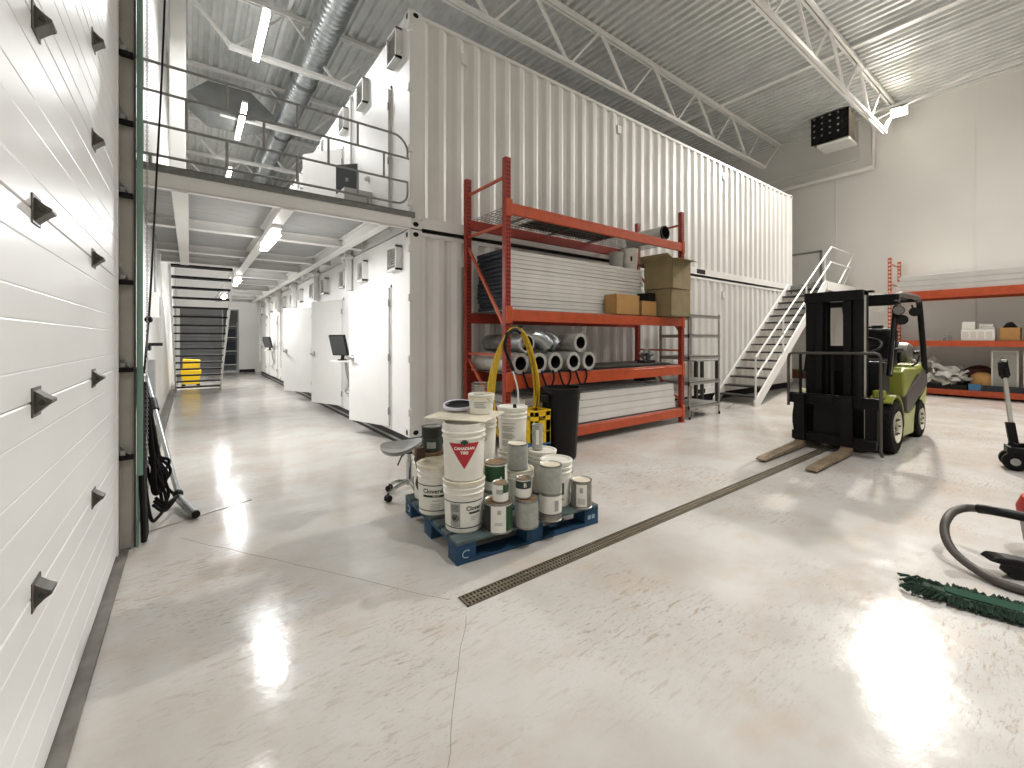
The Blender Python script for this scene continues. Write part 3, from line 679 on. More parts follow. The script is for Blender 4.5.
ordw = ['lowest', 'second', 'third', 'fourth', 'fifth', 'sixth', 'seventh', 'eighth', 'ninth', 'tenth', 'eleventh', 'twelfth', 'thirteenth', 'topmost']
for k in range(14):
    z = 1.824+k*.0565
    slab('wall_panel', 3.22+R.uniform(-.02, .03), 6.13+R.uniform(-.03, .03), 4.49+R.uniform(-.006, .006), 5.10, z, z+.053, PANEL, '%s white panel in the stack on the upper middle rack shelf, counted from below' % ordw[k], 'panel', 'white panels stacked on the orange rack', endm=NAVY)
# top shelf
slab('plywood_sheet', 3.9, 5.6, 4.26, 5.05, 3.124, 3.139, mat('ply_dark', '#4c4238', .6, var=.3, scale=6), 'dark flat sheet lying on the top rack shelf', 'board')
def hollow_pipe(name, c, L, ro, ri, ax, m, lb, cat, grp=None, rim=None):
    A = {'y': Matrix(((1, 0, 0), (0, 0, 1), (0, 1, 0))), 'x': Matrix(((0, 0, 1), (1, 0, 0), (0, 1, 0)))}[ax]
    t = T(name, lb, cat, c, 0, grp)
    MB().lathe([(ro, -L/2+.01), (ro, L/2), (ri, L/2), (ri, -L/2+.02)], 26, 0, (0, 0, 0), A, ms=[0, 0, 1]).build('pipe_body', [m, VOID], t)
    MB().lathe([(ri, -L/2+.2), (ri-.004, -L/2), (ro+.004, -L/2), (ro+.004, -L/2+.03)], 26, 0, (0, 0, 0), A, ms=[1, 0, 0]).build('pipe_rim', [rim or FROST, VOID], t)
    MB().cyl((0, L/2-.03, 0) if ax == 'y' else (L/2-.03, 0, 0), (0, L/2-.02, 0) if ax == 'y' else (L/2-.02, 0, 0), ri, n=22).build('inner_dark', VOID, t)
    return t
hollow_pipe('pipe', (6.42, 4.62, 3.245), .75, .115, .105, 'y', FROST, 'pale pipe with a dark open end on the top rack shelf', 'pipe', rim=BLACK)
# ducts on the middle shelf
for x, z, l in ((3.265, 1.147, 'leftmost of the insulated pipes on the middle rack shelf'), (3.56, 1.147, 'second insulated pipe from the left on the middle rack shelf'), (3.85, 1.147, 'third insulated pipe from the left on the middle rack shelf'), (4.16, 1.147, 'fourth insulated pipe from the left on the middle rack shelf'), (4.47, 1.147, 'rightmost insulated pipe in the bottom row on the middle rack shelf'), (4.315, 1.40, 'insulated pipe lying on top of the row of pipes')):
    hollow_pipe('insulated_pipe', (x, 4.63, z), .93+R.uniform(-.03, .03), .124, .088, 'y', FROST, l, 'pipe', 'insulated pipes on the rack')
def elbow(c, rz, lb, r=.11):
    t = T('duct_elbow', lb, 'duct elbow', c, rz, 'silver duct elbows'); Rb = .16; t.rotation_euler = (Rz(rz) @ Rx(PI/2) @ Rz(PI/4)).to_euler()
    pts = [(-.30, 0, 0), (-Rb, 0, 0)]+[(-Rb+Rb*math.sin(a), -(Rb-Rb*math.cos(a)), 0) for a in [PI/2*k/4 for k in range(1, 5)]]+[(0, -Rb-.12, 0)]
    MB().tube(pts, r, 22, caps=False).build('elbow_body', GALV, t, smooth=True, ang=14)
    MB().tube([(r*math.cos(a), pts[-1][1], r*math.sin(a)) for a in [2*PI*i/22 for i in range(22)]], .008, 6, closed=True).build('collar', GALV, t)
    MB().tube([(-.30, r*math.cos(a), r*math.sin(a)) for a in [2*PI*i/22 for i in range(22)]], .008, 6, closed=True).build('collar', GALV, t)
    MB().cyl((0, pts[-1][1]+.05, 0), (0, pts[-1][1]+.055, 0), r-.002, n=20).build('inner_dark', VOID, t)
elbow((3.66, 4.40, 1.545), -.55, 'left silver duct elbow arching on top of the pipes')
elbow((3.98, 4.60, 1.545), -.9, 'right silver duct elbow arching on top of the pipes')
hollow_pipe('foil_pipe', (3.41, 4.66, 1.395), .86, .115, .1, 'y', GALV, 'silver pipe lying on top at the left of the duct elbows', 'pipe')
for x in (3.4, 3.70, 4.0, 4.31):
    o = MB().tube(spline([(-.1, 0, .10), (-.09, -.03, .0), (-.05, -.035, -.09), (0, -.035, -.115), (.05, -.035, -.09), (.09, -.03, .0), (.1, 0, .1)], 5), .013, 6).build('rubber_strap', RUB)
    o.location = (x, RY0-.06, .945); tag(o, {3.4: 'leftmost', 3.70: 'second from left', 4.0: 'third from left', 4.31: 'rightmost'}[x]+' black rubber strap drooping over the rack beam below the pipes', 'strap', 'rubber straps on the beam')
slab('dark_sheet', 4.72, 6.6, 4.28, 5.0, 1.018, 1.045, mat('dark_sheet_brown', '#45413b', .6, var=.2, scale=5), 'dark flat sheets lying on the right of the middle rack shelf', 'board')
t = T('pipe_clamp', 'round metal clamp fitting at the right end of the middle rack shelf', 'clamp', (6.25, 4.5, 1.045))
MB().tube([(.1*math.cos(a), 0, .12+.1*math.sin(a)) for a in [2*PI*i/20 for i in range(20)]], .018, 8, closed=True).build('ring', STEEL, t)
MB().box(-.16, .14, -.08, .08, 0, .045).cyl((-.06, -.06, .04), (-.06, -.06, .17), .03).build('foot', DSTEEL, t, bev=.006)
MB().cyl((-.14, 0, .14), (.16, 0, .14), .03).build('hub', GALV, t)
# bottom shelf panels
for k in range(4):
    z = .27+k*.105
    slab('long_panel', 3.3+k*.03, 6.72-k*.02, 4.25, 5.0, z, z+.1, PANEL, '%s long white panel on the bottom rack shelf' % ['lowest', 'second lowest', 'third lowest', 'topmost'][k], 'panel', 'long panels on the bottom shelf', bev=.006)
for k in range(3):
    o = slab('metal_sheet', 3.35+k*.5, 6.55-k*.3, 4.27+k*.03, 4.98, .692+k*.017, .706+k*.017, GALV if k % 2 else GREYP, ['lowest', 'middle', 'uppermost'][k]+' thin grey metal sheet over the long white panels', 'metal sheet', 'grey sheets on the bottom shelf', bev=0)
o = MB().prism([(-.2, 0), (.2, 0), (.12, .1), (-.1, .08)], -.1, .1, 'y').build('dark_offcut', BLACK, bev=.01); o.location = (6.2, 4.5, .75); tag(o, 'small dark offcut lying on the grey sheets at the bottom shelf', 'offcut')
# buckets and boxes on the panel stack shelf
def bucket(x, y, z, r, h, m, lb, grp=None, mark=False):
    t = T('bucket', lb, 'bucket', (x, y, z), 0, grp)
    MB().lathe([(.001, 0), (r*.86, 0), (r*.98, h*.8), (r*1.04, h*.8), (r*1.04, h*.83), (r, h*.84), (r*1.02, h), (r*.96, h), (r*.84, .02), (.001, .02)], 24).build('bucket_body', m, t)
    MB().tube([(r*1.03*math.cos(a), r*1.03*math.sin(a)*.4-.1*math.sin(a), h*.8-.02-.1*math.sin(a)) for a in [PI*i/12 for i in range(13)]], .003, 5).build('bail', STEEL, t)
    if mark:
        a = math.atan2(-y, -x); mb = MB(); cone_patch(mb, a+.1, a+.35, h*.4, h*.62, lambda q: r*(.86+.12*q/(h*.8))); mb.build('label_mark', INK, t)
zt_ = 1.824+14*.0565-.002
bucket(5.72, 4.72, zt_, .12, .28, mat('bucket_grey', '#b9b9b2', .45), 'small grey bucket on the panel stack'); bucket(6.0, 4.66, zt_, .14, .36, PAIL, 'white bucket beside the grey one on the panel stack', mark=True)
def carton(c, d, m, lb, open_=False, rz=0, tilt=0, grp=None, tape=True):
    t = T('cardboard_box', lb, 'box', c, rz, grp); x, y, z = d[0]/2, d[1]/2, d[2]; t.rotation_euler = (0, tilt, rz)
    mb = MB(); e = .006
    mb.box(-x, -x+e, -y, y, 0, z); mb.box(x-e, x, -y, y, 0, z); mb.box(-x, x, -y, -y+e, 0, z); mb.box(-x, x, y-e, y, 0, z); mb.box(-x, x, -y, y, 0, e)
    mb.build('carton_body', m, t)
    if open_:
        for s_ in (-1, 1):
            f = MB().bar((s_*x, 0, z), (s_*(x+.16), 0, z+.06), 2*y, .005, up=(0, 0, 1)); f.build('flap', m, t)
            f = MB().bar((0, s_*y, z), (0, s_*(y+.13), z-.02), 2*x, .005); f.build('flap', m, t)
    else:
        MB().box(-x, x, -y, -.002, z, z+e).build('flap', m, t); MB().box(-x, x, .002, y, z, z+e).build('flap', m, t)
    if tape: MB().box(-x-.001, x+.001, -.025, .025, z+e if not open_ else .3*z, z+e+.001 if not open_ else .3*z+.001).build('tape', mat('tape_tan', '#9c7f52', .35) if 'tape_tan' not in MATS else MATS['tape_tan'], t)
    return t
zs = 1.824
carton((5.39, 4.33, zs), (.56, .23, .3), CARD, 'wide tan cardboard box in front of the white panel stack')
carton((5.93, 4.335, zs), (.40, .23, .23), CARD, 'smaller tan cardboard box between the wide box and the big boxes')
carton((6.48, 4.25, zs), (.56, .5, .44), CARDD, 'large lower cardboard box at the right end of the rack shelf')
carton((6.48, 4.25, zs+.452), (.58, .52, .48), CARDD, 'large open cardboard box stacked on the lower big box', open_=True, rz=.06)
o = MB().box(-.09, .09, -.12, .12, 0, .13).build('black_case', BLACK, bev=.012); o.location = (6.0, 4.33, zs+.243); tag(o, 'small black case on top of the smaller tan cardboard box', 'case')
# yellow coiled hose on the near upright
t = T('hose_coil', 'coil of yellow hose hanging over the near rack upright', 'hose', (3.1, 4.05, 1.5))
pts = []
for k in range(9):
    w_ = .30+.017*(k % 5)+R.uniform(-.01, .01); h_ = 1.3+R.uniform(-.1, .1); dy = R.uniform(-.05, .06)
    for j in range(18):
        a = 2*PI*j/18+PI/2
        wx = w_*math.cos(a)*(1.0-.25*math.sin(a)); pts.append((wx-.03, .0+dy*math.cos(a/2)-.02, -h_/2+h_/2*math.sin(a)+.08))
MB().tube(spline(pts, 2), .0125, 6).build('coiled_hose', YEL, t)
MB().tube([(-.03, -.075, .10), (.03, -.075, .10), (.035, .05, .05), (.03, .1, .07)], .012, 6).build('hook', BLACK, t)
mb = MB(); mb.tube(spline([(-.16, -.06, .02), (-.22, -.07, -.12), (-.17, -.08, -.28), (-.1, -.08, -.42)], 5), .02, 8); mb.tube(spline([(-.2, -.07, 0), (-.08, -.08, .06), (.0, -.08, .02)], 5), .022, 8); mb.build('strap', BLACK, t)
MB().tube(spline([(-.12, -.09, -.42), (-.06, -.1, -.62), (-.02, -.08, -.85), (.05, -.1, -.95)], 5), .01, 6).build('cord_tail', WH, t)
# trash bin
t = T('trash_bin', 'black plastic trash bin standing in front of the orange rack', 'bin', (3.64, 3.86, 0))
rb = lambda z: .185+.05*z/.86
MB().lathe([(.001, .0), (.18, 0), (.19, .02), (.233, .80), (.255, .80), (.258, .86), (.235, .865), (.225, .8), (.18, .03), (.001, .03)], 32).build('bin_body', BLACK, t)
mb = MB()
for s_ in (-1, 1): mb.cb((s_*.26, 0, .74), (.05, .12, .1)); 
mb.build('handle', BLACK, t, bev=.012)
mb = MB()
for k in range(8): a = k*PI/4+.2; mb.tube([(rb(z)*math.cos(a), rb(z)*math.sin(a), z) for z in (.05, .4, .78)], .006, 5)
mb.build('rib', BLACK, t)
# crates
def crate(c, d, m, lb, rz=0):
    t = T('plastic_crate', lb, 'crate', c, rz); x, y, z = d[0]/2, d[1]/2, d[2]; mb = MB(); e = .012
    for s_ in (-1, 1):
        for k in range(3):
            mb.box(s_*x-e/2, s_*x+e/2, -y, y, [.0, .38*z, .86*z][k], [.36*z, .72*z, z][k]); mb.box(-x, x, s_*y-e/2, s_*y+e/2, [.0, .38*z, .86*z][k], [.36*z, .72*z, z][k])
        for q in (-1, 1): mb.box(s_*x-e/2, s_*x+e/2, q*y*.75-.035, q*y*.75+.035, 0, z); mb.box(q*x*.75-.035, q*x*.75+.035, s_*y-e/2, s_*y+e/2, 0, z)
    mb.box(-x, x, -y, y, 0, .01); mb.build('crate_body', m, t)
    mb = MB(); mb.box(-x-.01, x+.01, -y-.01, -y+.008, z, z+.02); mb.box(-x-.01, x+.01, y-.008, y+.01, z, z+.02); mb.box(-x-.01, -x+.008, -y, y, z, z+.02); mb.box(x-.008, x+.01, -y, y, z, z+.02); mb.build('rim', m, t, bev=.004)
crate((3.27, 3.90, .245), (.24, .24, .36), YELP, 'yellow plastic crate between the bin and the white pails')
crate((3.27, 3.90, 0), (.24, .24, .22), BLUEP, 'blue plastic crate under the yellow crate')
# ------------------------------------------------------------------ blue pallet with pails and cans
PZ = .148
t = T('pallet', 'blue wooden block pallet loaded with white pails and paint cans', 'pallet', (1.36, 2.40, 0), math.radians(-4.6))
for k in range(7):
    wd = .13 if k in (0, 6) else .1; y = [.0, .16, .31, .455, .6, .745, .885][k]
    lab(MB().box(0, 1.22, y, y+wd, .126, PZ).build('deck_board', [PALW], t, bev=.004), 'worn grey-blue board')
for x in (0, .54, 1.08): MB().box(x, x+.14, 0, 1.015, .104, .126).build('stringer_board', PALB, t, bev=.003)
for x in (0, .54, 1.08):
    for y in (0, .44, .875): MB().box(x, x+.14, y, y+.14, .02, .104).build('block', PALB, t, bev=.006)
for y in (0, .44, .875): MB().box(0, 1.22, y, y+.14, 0, .02).build('bottom_board', PALB, t, bev=.003)
mb = MB(); mk = mat('pallet_mark', '#8fa9b5', .7)
arc = [(.03*math.cos(a), .024*math.sin(a)) for a in [math.radians(q) for q in range(50, 320, 30)]]
mb.tube([(.07+p, -.0005, .062+q) for p, q in arc], .004, 4); mb.tube([(-.0005, .93-p*0+q*0+p, .062+q) for p, q in arc], .004, 4); mb.box(1.11, 1.14, -.0015, .0, .05, .08); mb.box(1.15, 1.18, -.0015, .0, .05, .08)
mb.build('stencil_mark', mk, t)

def pail(x, y, z, r, h, lb, lid=True, deco=None, grp='white plastic pails', ghost=False, lidm=None):
    t = T('pail', lb, 'pail', (x, y, z), 0, grp); a = math.atan2(-y, -x)
    hb = h*.74; rb_, rt = r*.89, r*.97
    rf = lambda q: rb_+(rt-rb_)*min(q, hb)/hb
    pr = [(.001, 0), (rb_-.006, 0), (rb_, .006), (rt, hb), (rt+.007, hb), (rt+.007, hb+.008), (rt, hb+.012), (rt+.001, hb+.035), (rt+.008, hb+.037), (rt+.008, hb+.045), (rt+.001, hb+.05), (rt+.002, h-.02)]
    if lid: pr += [(.001, h-.02)]
    else: pr += [(rt-.004, h), (rt-.008, h-.01), (rb_-.004, .01), (.001, .01)]
    MB().lathe(pr, 30).build('pail_body', PAIL, t)
    if lid:
        MB().lathe([(r+.003, h-.03), (r+.006, h-.004), (r, h), (r-.012, h), (r-.018, h-.012), (.001, h-.012)], 30).build('lid', lidm or LIDW, t)
    # wire bail hanging down in front with plastic grip
    mb = MB(); n = 16
    ab = a+2.2+R.uniform(-.5, .9)
    mb.tube([((rt+.012)*math.cos(ab+PI/2-PI*i/n), (rt+.012)*math.sin(ab+PI/2-PI*i/n), hb+.02-.085*math.sin(PI*i/n)) for i in range(n+1)], .0025, 5)
    mb.build('bail_handle', STEEL, t)
    if deco: deco(t, a, rf, h)
    return t
def deco_clover(off, side=False):
    def f(t, a, rf, h):
        a = a+off; g = MB(); H0, H1 = .04, h*.60
        cone_patch(g, a-1.2, a+1.2, H0, H1, rf, 0, 24, .0008)
        for z in (H0-.006, H1): cone_patch(g, a-1.25, a+1.25, z, z+.007, rf, 1, 24, .0012)
        if not side:
            text_on_cone(g, 'Cloverdale', .046, a+.15, H1-.038, rf, 1, .0012)
            cone_patch(g, a-.62, a+.9, H1-.083, H1-.066, rf, 2, 14, .0014); text_on_cone(g, 'PAINT', .018, a+.15, H1-.0745, rf, 0, 0)
            text_on_cone(g, 'Interior', .017, a+.15, H1-.108, rf, 1)
            for k in range(4): cone_patch(g, a-.15-.02*k, a+.45-.03*k, H1-.135-.012*k, H1-.131-.012*k, rf, 3, 6, .0014)
        else:
            cone_patch(g, a-.62, a-.08, H0+.004, H1-.006, rf, 3, 8, .0012)
            # round prohibition pictogram and lines of small print
            def rp(cx, cz, rad, n=20): return [((rf(cz)+.003)*math.cos(a+cx/rf(cz)+rad*math.cos(q)/rf(cz)), (rf(cz)+.003)*math.sin(a+cx/rf(cz)+rad*math.cos(q)/rf(cz)), cz+rad*math.sin(q)) for q in [2*PI*i/n for i in range(n)]]
            g.tube(rp(-.045, .105, .021), .0026, 5, 1, closed=True)
            p = rp(-.045, .105, .019); g.tube([p[3], p[13]], .0026, 5, 1); g.tube(rp(-.047, .105, .009), .003, 5, 1, closed=True)
            for k in range(5): cone_patch(g, a-.55, a-.15, .15+.009*k, .153+.009*k, rf, 1, 6, .0016)
            text_on_cone(g, 'Clover', .04, a+.62, H1-.04, rf, 1, .0012); cone_patch(g, a+.36, a+1.0, H1-.078, H1-.064, rf, 2, 8, .0014)
            for k in range(3): cone_patch(g, a+.45, a+.9-.08*k, H1-.1-.011*k, H1-.096-.011*k, rf, 3, 6, .0014)
        g.build('printed_label', [LABW, INK, INKG, LGREY], t)
    return f
def deco_triangle(t, a, rf, h):
    g = MB(); a = a+.02; zc = h*.52; w_, top_, bot = .108, zc+.062, zc-.112
    def P2(x, z, o=.0012): return ((rf(z)+o)*math.cos(a+x/rf(z)), (rf(z)+o)*math.sin(a+x/rf(z)), z)
    n = 10
    vs = []; fs = []
    for j in range(n+1):
        v = j/n; z = top_+(bot-top_)*v; ww = w_*(1-v)
        vs += [P2(-ww+2*ww*i/8, z) for i in range(9)]
    for j in range(n):
        for i in range(8): fs.append((j*9+i, j*9+i+1, (j+1)*9+i+1, (j+1)*9+i))
    g.add(vs, fs, 0)
    leaf = [(0, .026), (.006, .014), (.013, .017), (.011, .006), (.022, .005), (.017, -.003), (.02, -.010), (.005, -.012), (.003, -.02), (-.003, -.02), (-.005, -.012), (-.02, -.010), (-.017, -.003), (-.022, .005), (-.011, .006), (-.013, .017), (-.006, .014)]
    g.add([P2(x*1.3, top_+.006+z*1.15, .0032) for x, z in leaf], [tuple(range(len(leaf)))], 1)
    text_on_cone(g, 'CANADIAN', .0265, a, top_-.036, rf, 2, .0011); text_on_cone(g, 'TIRE', .0265, a, top_-.065, rf, 2, .0011)
    lab(g.build('printed_emblem', [REDL, GREENL, WHTXT], t), 'red triangle with green maple leaf')
def deco_text(off=0.):
    def f(t, a, rf, h):
        g = MB(); a = a+off
        for k in range(16):
            if k % 5 == 4: continue
            cone_patch(g, a-.72, a+.3-.1*(k % 3), .05+.0125*k, .057+.0125*k, rf, 0, 8, .0012)
        g.build('printed_text', LGREY, t)
    return f
def deco_band(t, a, rf, h):
    g = MB(); cone_patch(g, a-.2, a+.55, .10, .19, rf, 0, 8, .0012); cone_patch(g, a-.2, a+.55, .055, .07, rf, 1, 8, .0012)
    for k in range(2): cone_patch(g, a+.0, a+.35, .15+.013*k, .156+.013*k, rf, 2, 6, .0022)
    g.build('printed_label', [GREENL, mat('label_pink', '#b98f86', .5), WHTXT], t)
def deco_small(t, a, rf, h):
    g = MB()
    for k in range(4): cone_patch(g, a+.1, a+.55, .05+.014*k, .059+.014*k, rf, 0, 6, .0012)
    g.build('printed_text', LGREY, t)
A_ = pail(1.529, 2.60, PZ, .143, .345, 'lower front white pail with pictogram label, under the red triangle pail', deco=deco_clover(-.1, True))
pail(1.529, 2.60, PZ+.346, .150, .385, 'white pail bearing a red triangle with a green maple leaf', lid=False, deco=deco_triangle)
pail(1.505, 2.975, PZ, .142, .368, 'white pail with large dark brand lettering at the left pallet edge', deco=deco_clover(-.15))
pail(1.59, 3.27, PZ, .132, .385, 'white pail at the back left pallet corner under a black can', deco=deco_clover(.7), lidm=RUST)
pail(1.815, 2.86, PZ, .132, .345, 'white pail hidden below, right behind the red triangle pail')
pail(1.815, 2.86, PZ+.346, .142, .37, 'upper white pail right behind the red triangle pail', lid=False)
pail(2.12, 2.74, PZ, .118, .27, 'white ribbed pail under the dented grey cans in the pallet middle', deco=deco_small)
pail(2.26, 3.01, PZ, .125, .34, 'lower white pail at the back middle of the pallet')
tE = pail(2.26, 3.01, PZ+.341, .128, .375, 'upper white pail with grey printed text and a dark knob on its lid', deco=deco_text(-.1), lidm=PAIL)
MB().cyl((-.02, -.06, .36), (-.02, -.06, .40), .018, .014, 12).build('knob', BLACK, tE)
pail(2.335, 2.53, PZ, .125, .35, 'white lidded pail with green label at the right of the pallet', deco=deco_band, lidm=PAIL)
pail(2.44, 2.82, PZ, .12, .35, 'white lidded pail at the back right pallet corner', lidm=PAIL)
def can(x, y, z, r, h, lb, base, label=None, deco=None, lidm=None, grp='paint cans', off=0.):
    t = T('paint_can', lb, 'paint can', (x, y, z), 0, grp); a = math.atan2(-y, -x)+off
    MB().lathe([(.001, .003), (r-.002, .003), (r+.001, 0), (r+.001, .006), (r-.002, .008), (r-.002, h-.01), (r+.0015, h-.008), (r+.0015, h-.001), (r-.004, h), (r-.012, h-.008), (.001, h-.008)], 28).build('can_body', base, t)
    MB().lathe([(r-.012, h-.007), (r-.014, h-.003), (r-.022, h-.003), (r-.026, h-.006), (.001, h-.006)], 28).build('can_lid', lidm or RUST, t)
    rf = lambda q: r-.002
    if label: 
        g = MB(); 
        for (a0, a1, z0, z1, m) in label[1]: cone_patch(g, a+a0, a+a1, z0*h, z1*h, rf, m, 14, .0010+.0004*m)
        for tx in label[2]: text_on_cone(g, tx[0], tx[1], a+tx[2], tx[3]*h, rf, tx[4], .0006)
        g.build('can_label', label[0], t)
    mb = MB(); n = 12
    ab = a+2.6
    mb.tube([((r+.004)*math.cos(ab+PI/2-PI*i/n), (r+.004)*math.sin(ab+PI/2-PI*i/n), h*.85-.05*math.sin(PI*i/n)) for i in range(n+1)], .0016, 5); mb.build('bail_handle', STEEL, t)
    return t
WR = (-3.13, 3.13)
LB = [LABW, GREENL, DGREENL, WHTXT, INK, LGREY]
lines = lambda a0, a1, z0, n, m=5: [(a0, a1-.05*(k % 2), z0+.035*k, z0+.035*k+.016, m) for k in range(n)]
can(1.697, 2.42, PZ, .098, .20, 'white, dark and green labelled paint can at the front of the pallet', TIN, (LB, [(*WR, .05, .93, 0), (-1.9, -.55, .06, .92, 4), (.55, 1.7, .06, .9, 1), (-1.5, -1.0, .3, .7, 3), (-.08, .18, .66, .8, 5)]+lines(-.25, .3, .3, 3), [('N', .06, -1.1, .55, 3)]))
can(1.70, 2.40, PZ+.201, .056, .125, 'small white can with slanted green label on the front paint can', TIN, (LB, [(*WR, .05, .93, 0), (.3, 1.7, .5, .93, 1), (-.5, .3, .45, .7, 5)], []))
can(1.885, 2.345, PZ, .083, .195, 'grey paint can between the front can and the stacked white cans', TIN, (LB, [(*WR, .06, .92, 5), (-.9, -.5, .1, .9, 0)]+lines(-.3, .6, .25, 9, 0), []), off=.1)
can(1.875, 2.37, PZ+.196, .054, .135, 'small can with dark band marked with letter B', TIN, (LB, [(*WR, .05, .93, 0), (*WR, .5, .88, 2)], [('B', .04, .25, .68, 3)]))
can(2.10, 2.335, PZ, .083, .19, 'white labelled paint can under the silver can, front right of the pallet', TIN, (LB, [(*WR, .3, .97, 0), (.35, .75, .4, .8, 5), (*WR, .26, .28, 4)], []))
can(2.10, 2.335, PZ+.191, .083, .205, 'silver grey printed can stacked on the white labelled can', TIN, (LB, [(*WR, .05, .94, 5), (-.9, -.65, .08, .9, 0)]+lines(-.4, .6, .25, 12, 0), []), lidm=LIDW)
can(2.445, 2.36, PZ, .082, .21, 'silver paint can standing alone at the right pallet corner', TIN, (LB, [(-.5, .55, .1, .9, 0), (-.15, .15, .6, .78, 5)]+lines(-.35, .4, .2, 6), []), lidm=LIDW)
can(1.80, 2.60, PZ, .088, .20, 'lower paint can under the green can, behind the front row', TIN, (LB, [(*WR, .05, .93, 0)], []))
can(1.80, 2.60, PZ+.201, .084, .205, 'green labelled paint can with rusty lid in the second row', TIN, (LB, [(*WR, .05, .93, 0), (-1.4, .9, .35, .9, 1)], [('A', .035, .45, .48, 3)]))
can(2.09, 2.715, PZ+.271, .083, .205, 'dented grey printed can standing on the ribbed pail', TIN, (LB, [(*WR, .05, .94, 5), (-.1, .55, .25, .85, 2)]+lines(-.8, -.2, .2, 10, 0), []), lidm=LIDW)
can(2.42, 2.86, PZ+.351, .048, .21, 'tall narrow grey can on the back right pail', LGREY, (LB, [(-.3, .3, .2, .8, 0)], []), lidm=TIN)
can(1.60, 3.24, PZ+.386, .082, .20, 'black smeared paint can on the back left pail', DSTEEL, (LB, [(*WR, .55, .93, 4), (*WR, .05, .5, 2), (-.5, .4, .15, .4, 5)], []), lidm=TIN)
pl = PZ+.346+.385
mb = MB(); q4 = [(1.335, 2.84), (1.60, 2.44), (1.95, 2.70), (1.68, 3.10)]
mb.prism(q4, pl+.001, pl+.011); o = mb.build('corrugated_sheet', LIDW, bev=.003); o.location = (0, 0, 0)
cx, cy = sum(p[0] for p in q4)/4, sum(p[1] for p in q4)/4
for v in o.data.vertices: v.co = v.co-V((cx, cy, pl+.001))
o.location = (cx, cy, pl+.001); tag(o, 'cream corrugated sheet lying across the two tall pails', 'sheet')
t = T('upturned_cover', 'upturned dark lid with white rim lying on the cream sheet', 'lid', (1.685, 2.945, pl+.02))
t.rotation_euler = (math.radians(7), math.radians(-5), 0); t.location.z += .018
MB().lathe([(.001, .008), (.10, .008), (.109, .024), (.105, .01)], 30).build('lid_inside', BLACK, t)
MB().lathe([(.106, .0), (.118, .004), (.121, .022), (.115, .03), (.108, .024)], 30).build('lid_rim', mat('rim_bluish_white', '#d4d4e2', .4), t)
pail(1.76, 2.735, pl+.012, .095, .135, 'small white tub on the cream sheet on the tall pails', deco=deco_text(.1), grp=None)
mb = MB(); mb.tube(spline([(-.02, 0, .22), (.0, -.02, .1), (-.02, -.03, .02), (.02, -.02, -.06)], 5), .016, 7); mb.box(-.035, .035, -.05, -.01, .2, .3)
o = mb.build('paint_brush', mat('brush_brown', '#4b372b', .7)); o.location = (1.44, 3.155, .30); tag(o, 'dark paint brush hooked on the back left pail', 'brush')

# ------------------------------------------------------------------ stool
t = T('saddle_stool', 'grey saddle stool with chrome five star base beside the pallet', 'stool', (1.63, 3.77, 0))
def seatf(u, v):
    a = 2*PI*u; r = v
    x = .19*r*math.cos(a)*(1+.15*math.sin(a)); y = .17*r*math.sin(a)
    z = .475+.035*(x/.19)**2*r-.025*(1-r)+.02*max(0, -y/.17)
    return (x, y, z)
mb = MB(); mb.grid(seatf, 28, 7); mb.grid(lambda u, v: (lambda p: (p[0]*.97, p[1]*.97, p[2]-.035))(seatf(u, v)), 28, 5)
mb.grid(lambda u, v: (lambda p: (p[0]*(1-.03*v), p[1]*(1-.03*v), p[2]-.035*v))(seatf(u, 1)), 28, 1)
s_ = mb.build('seat', mat('seat_grey', '#8a8a87', .28, .3, var=.2, scale=10), t); s_.rotation_euler = (.16, -.12, -.6); s_.location = (0, 0, .0)
MB().cyl((0, 0, .10), (0, 0, .33), .027).cyl((0, 0, .33), (0, 0, .43), .017).build('gas_column', SEATM, t)
MB().cyl((0, 0, .395), (0, 0, .42), .06, .08).build('seat_plate', BLACK, t)
MB().tube([(-.03, 0, .40), (-.08, -.01, .37), (-.12, -.02, .30)], .007, 6).build('height_lever', BLACK, t)
for k in range(5):
    a = 2*PI*k/5+.5; a += .35; c_, s2 = math.cos(a), math.sin(a)
    l = MB().tube([(.02*c_, .02*s2, .13), (.12*c_, .12*s2, .115), (.22*c_, .22*s2, .075)], [.02, .018, .013], 8).build('leg', SEATM, t)
    cst = MB(); p = V((.225*c_, .225*s2, .032)); d = V((-s2, c_, 0))
    for q in (-.014, .014): cst.cyl(p+d*(q-.009), p+d*(q+.009), .03, n=16)
    cst.cyl((p.x, p.y, .03), (p.x, p.y, .08), .008); cst.build('caster', BLACK, l)

# ------------------------------------------------------------------ trench drain
t = T('trench_drain', 'long narrow steel grate drain running across the floor under the forklift', 'drain', (1.2, 2.0, 0))
mb = MB(); L = 7.7
mb.box(0, L, 0, .008, .0, .006); mb.box(0, L, .097, .105, .0, .006); mb.box(0, .008, 0, .105, .0, .006); mb.build('frame', mat('drain_rust', '#6e6554', .5, .5, var=.3, scale=20), t)
mb = MB(); n = int(L/.024)
for i in range(n): x = .008+i*.024; mb.box(x, x+.010, .008, .097, .001, .005)
for y in (.034, .064): mb.box(.008, L, y, y+.010, .001, .0052)
mb.build('grate', mat('grate_tan', '#8c8370', .42, .55, var=.2, scale=15), t, smooth=False)
MB().box(.004, L, .004, .1, .0003, .0008).build('trough', mat('trough_dark', '#2b2721', .8), t)

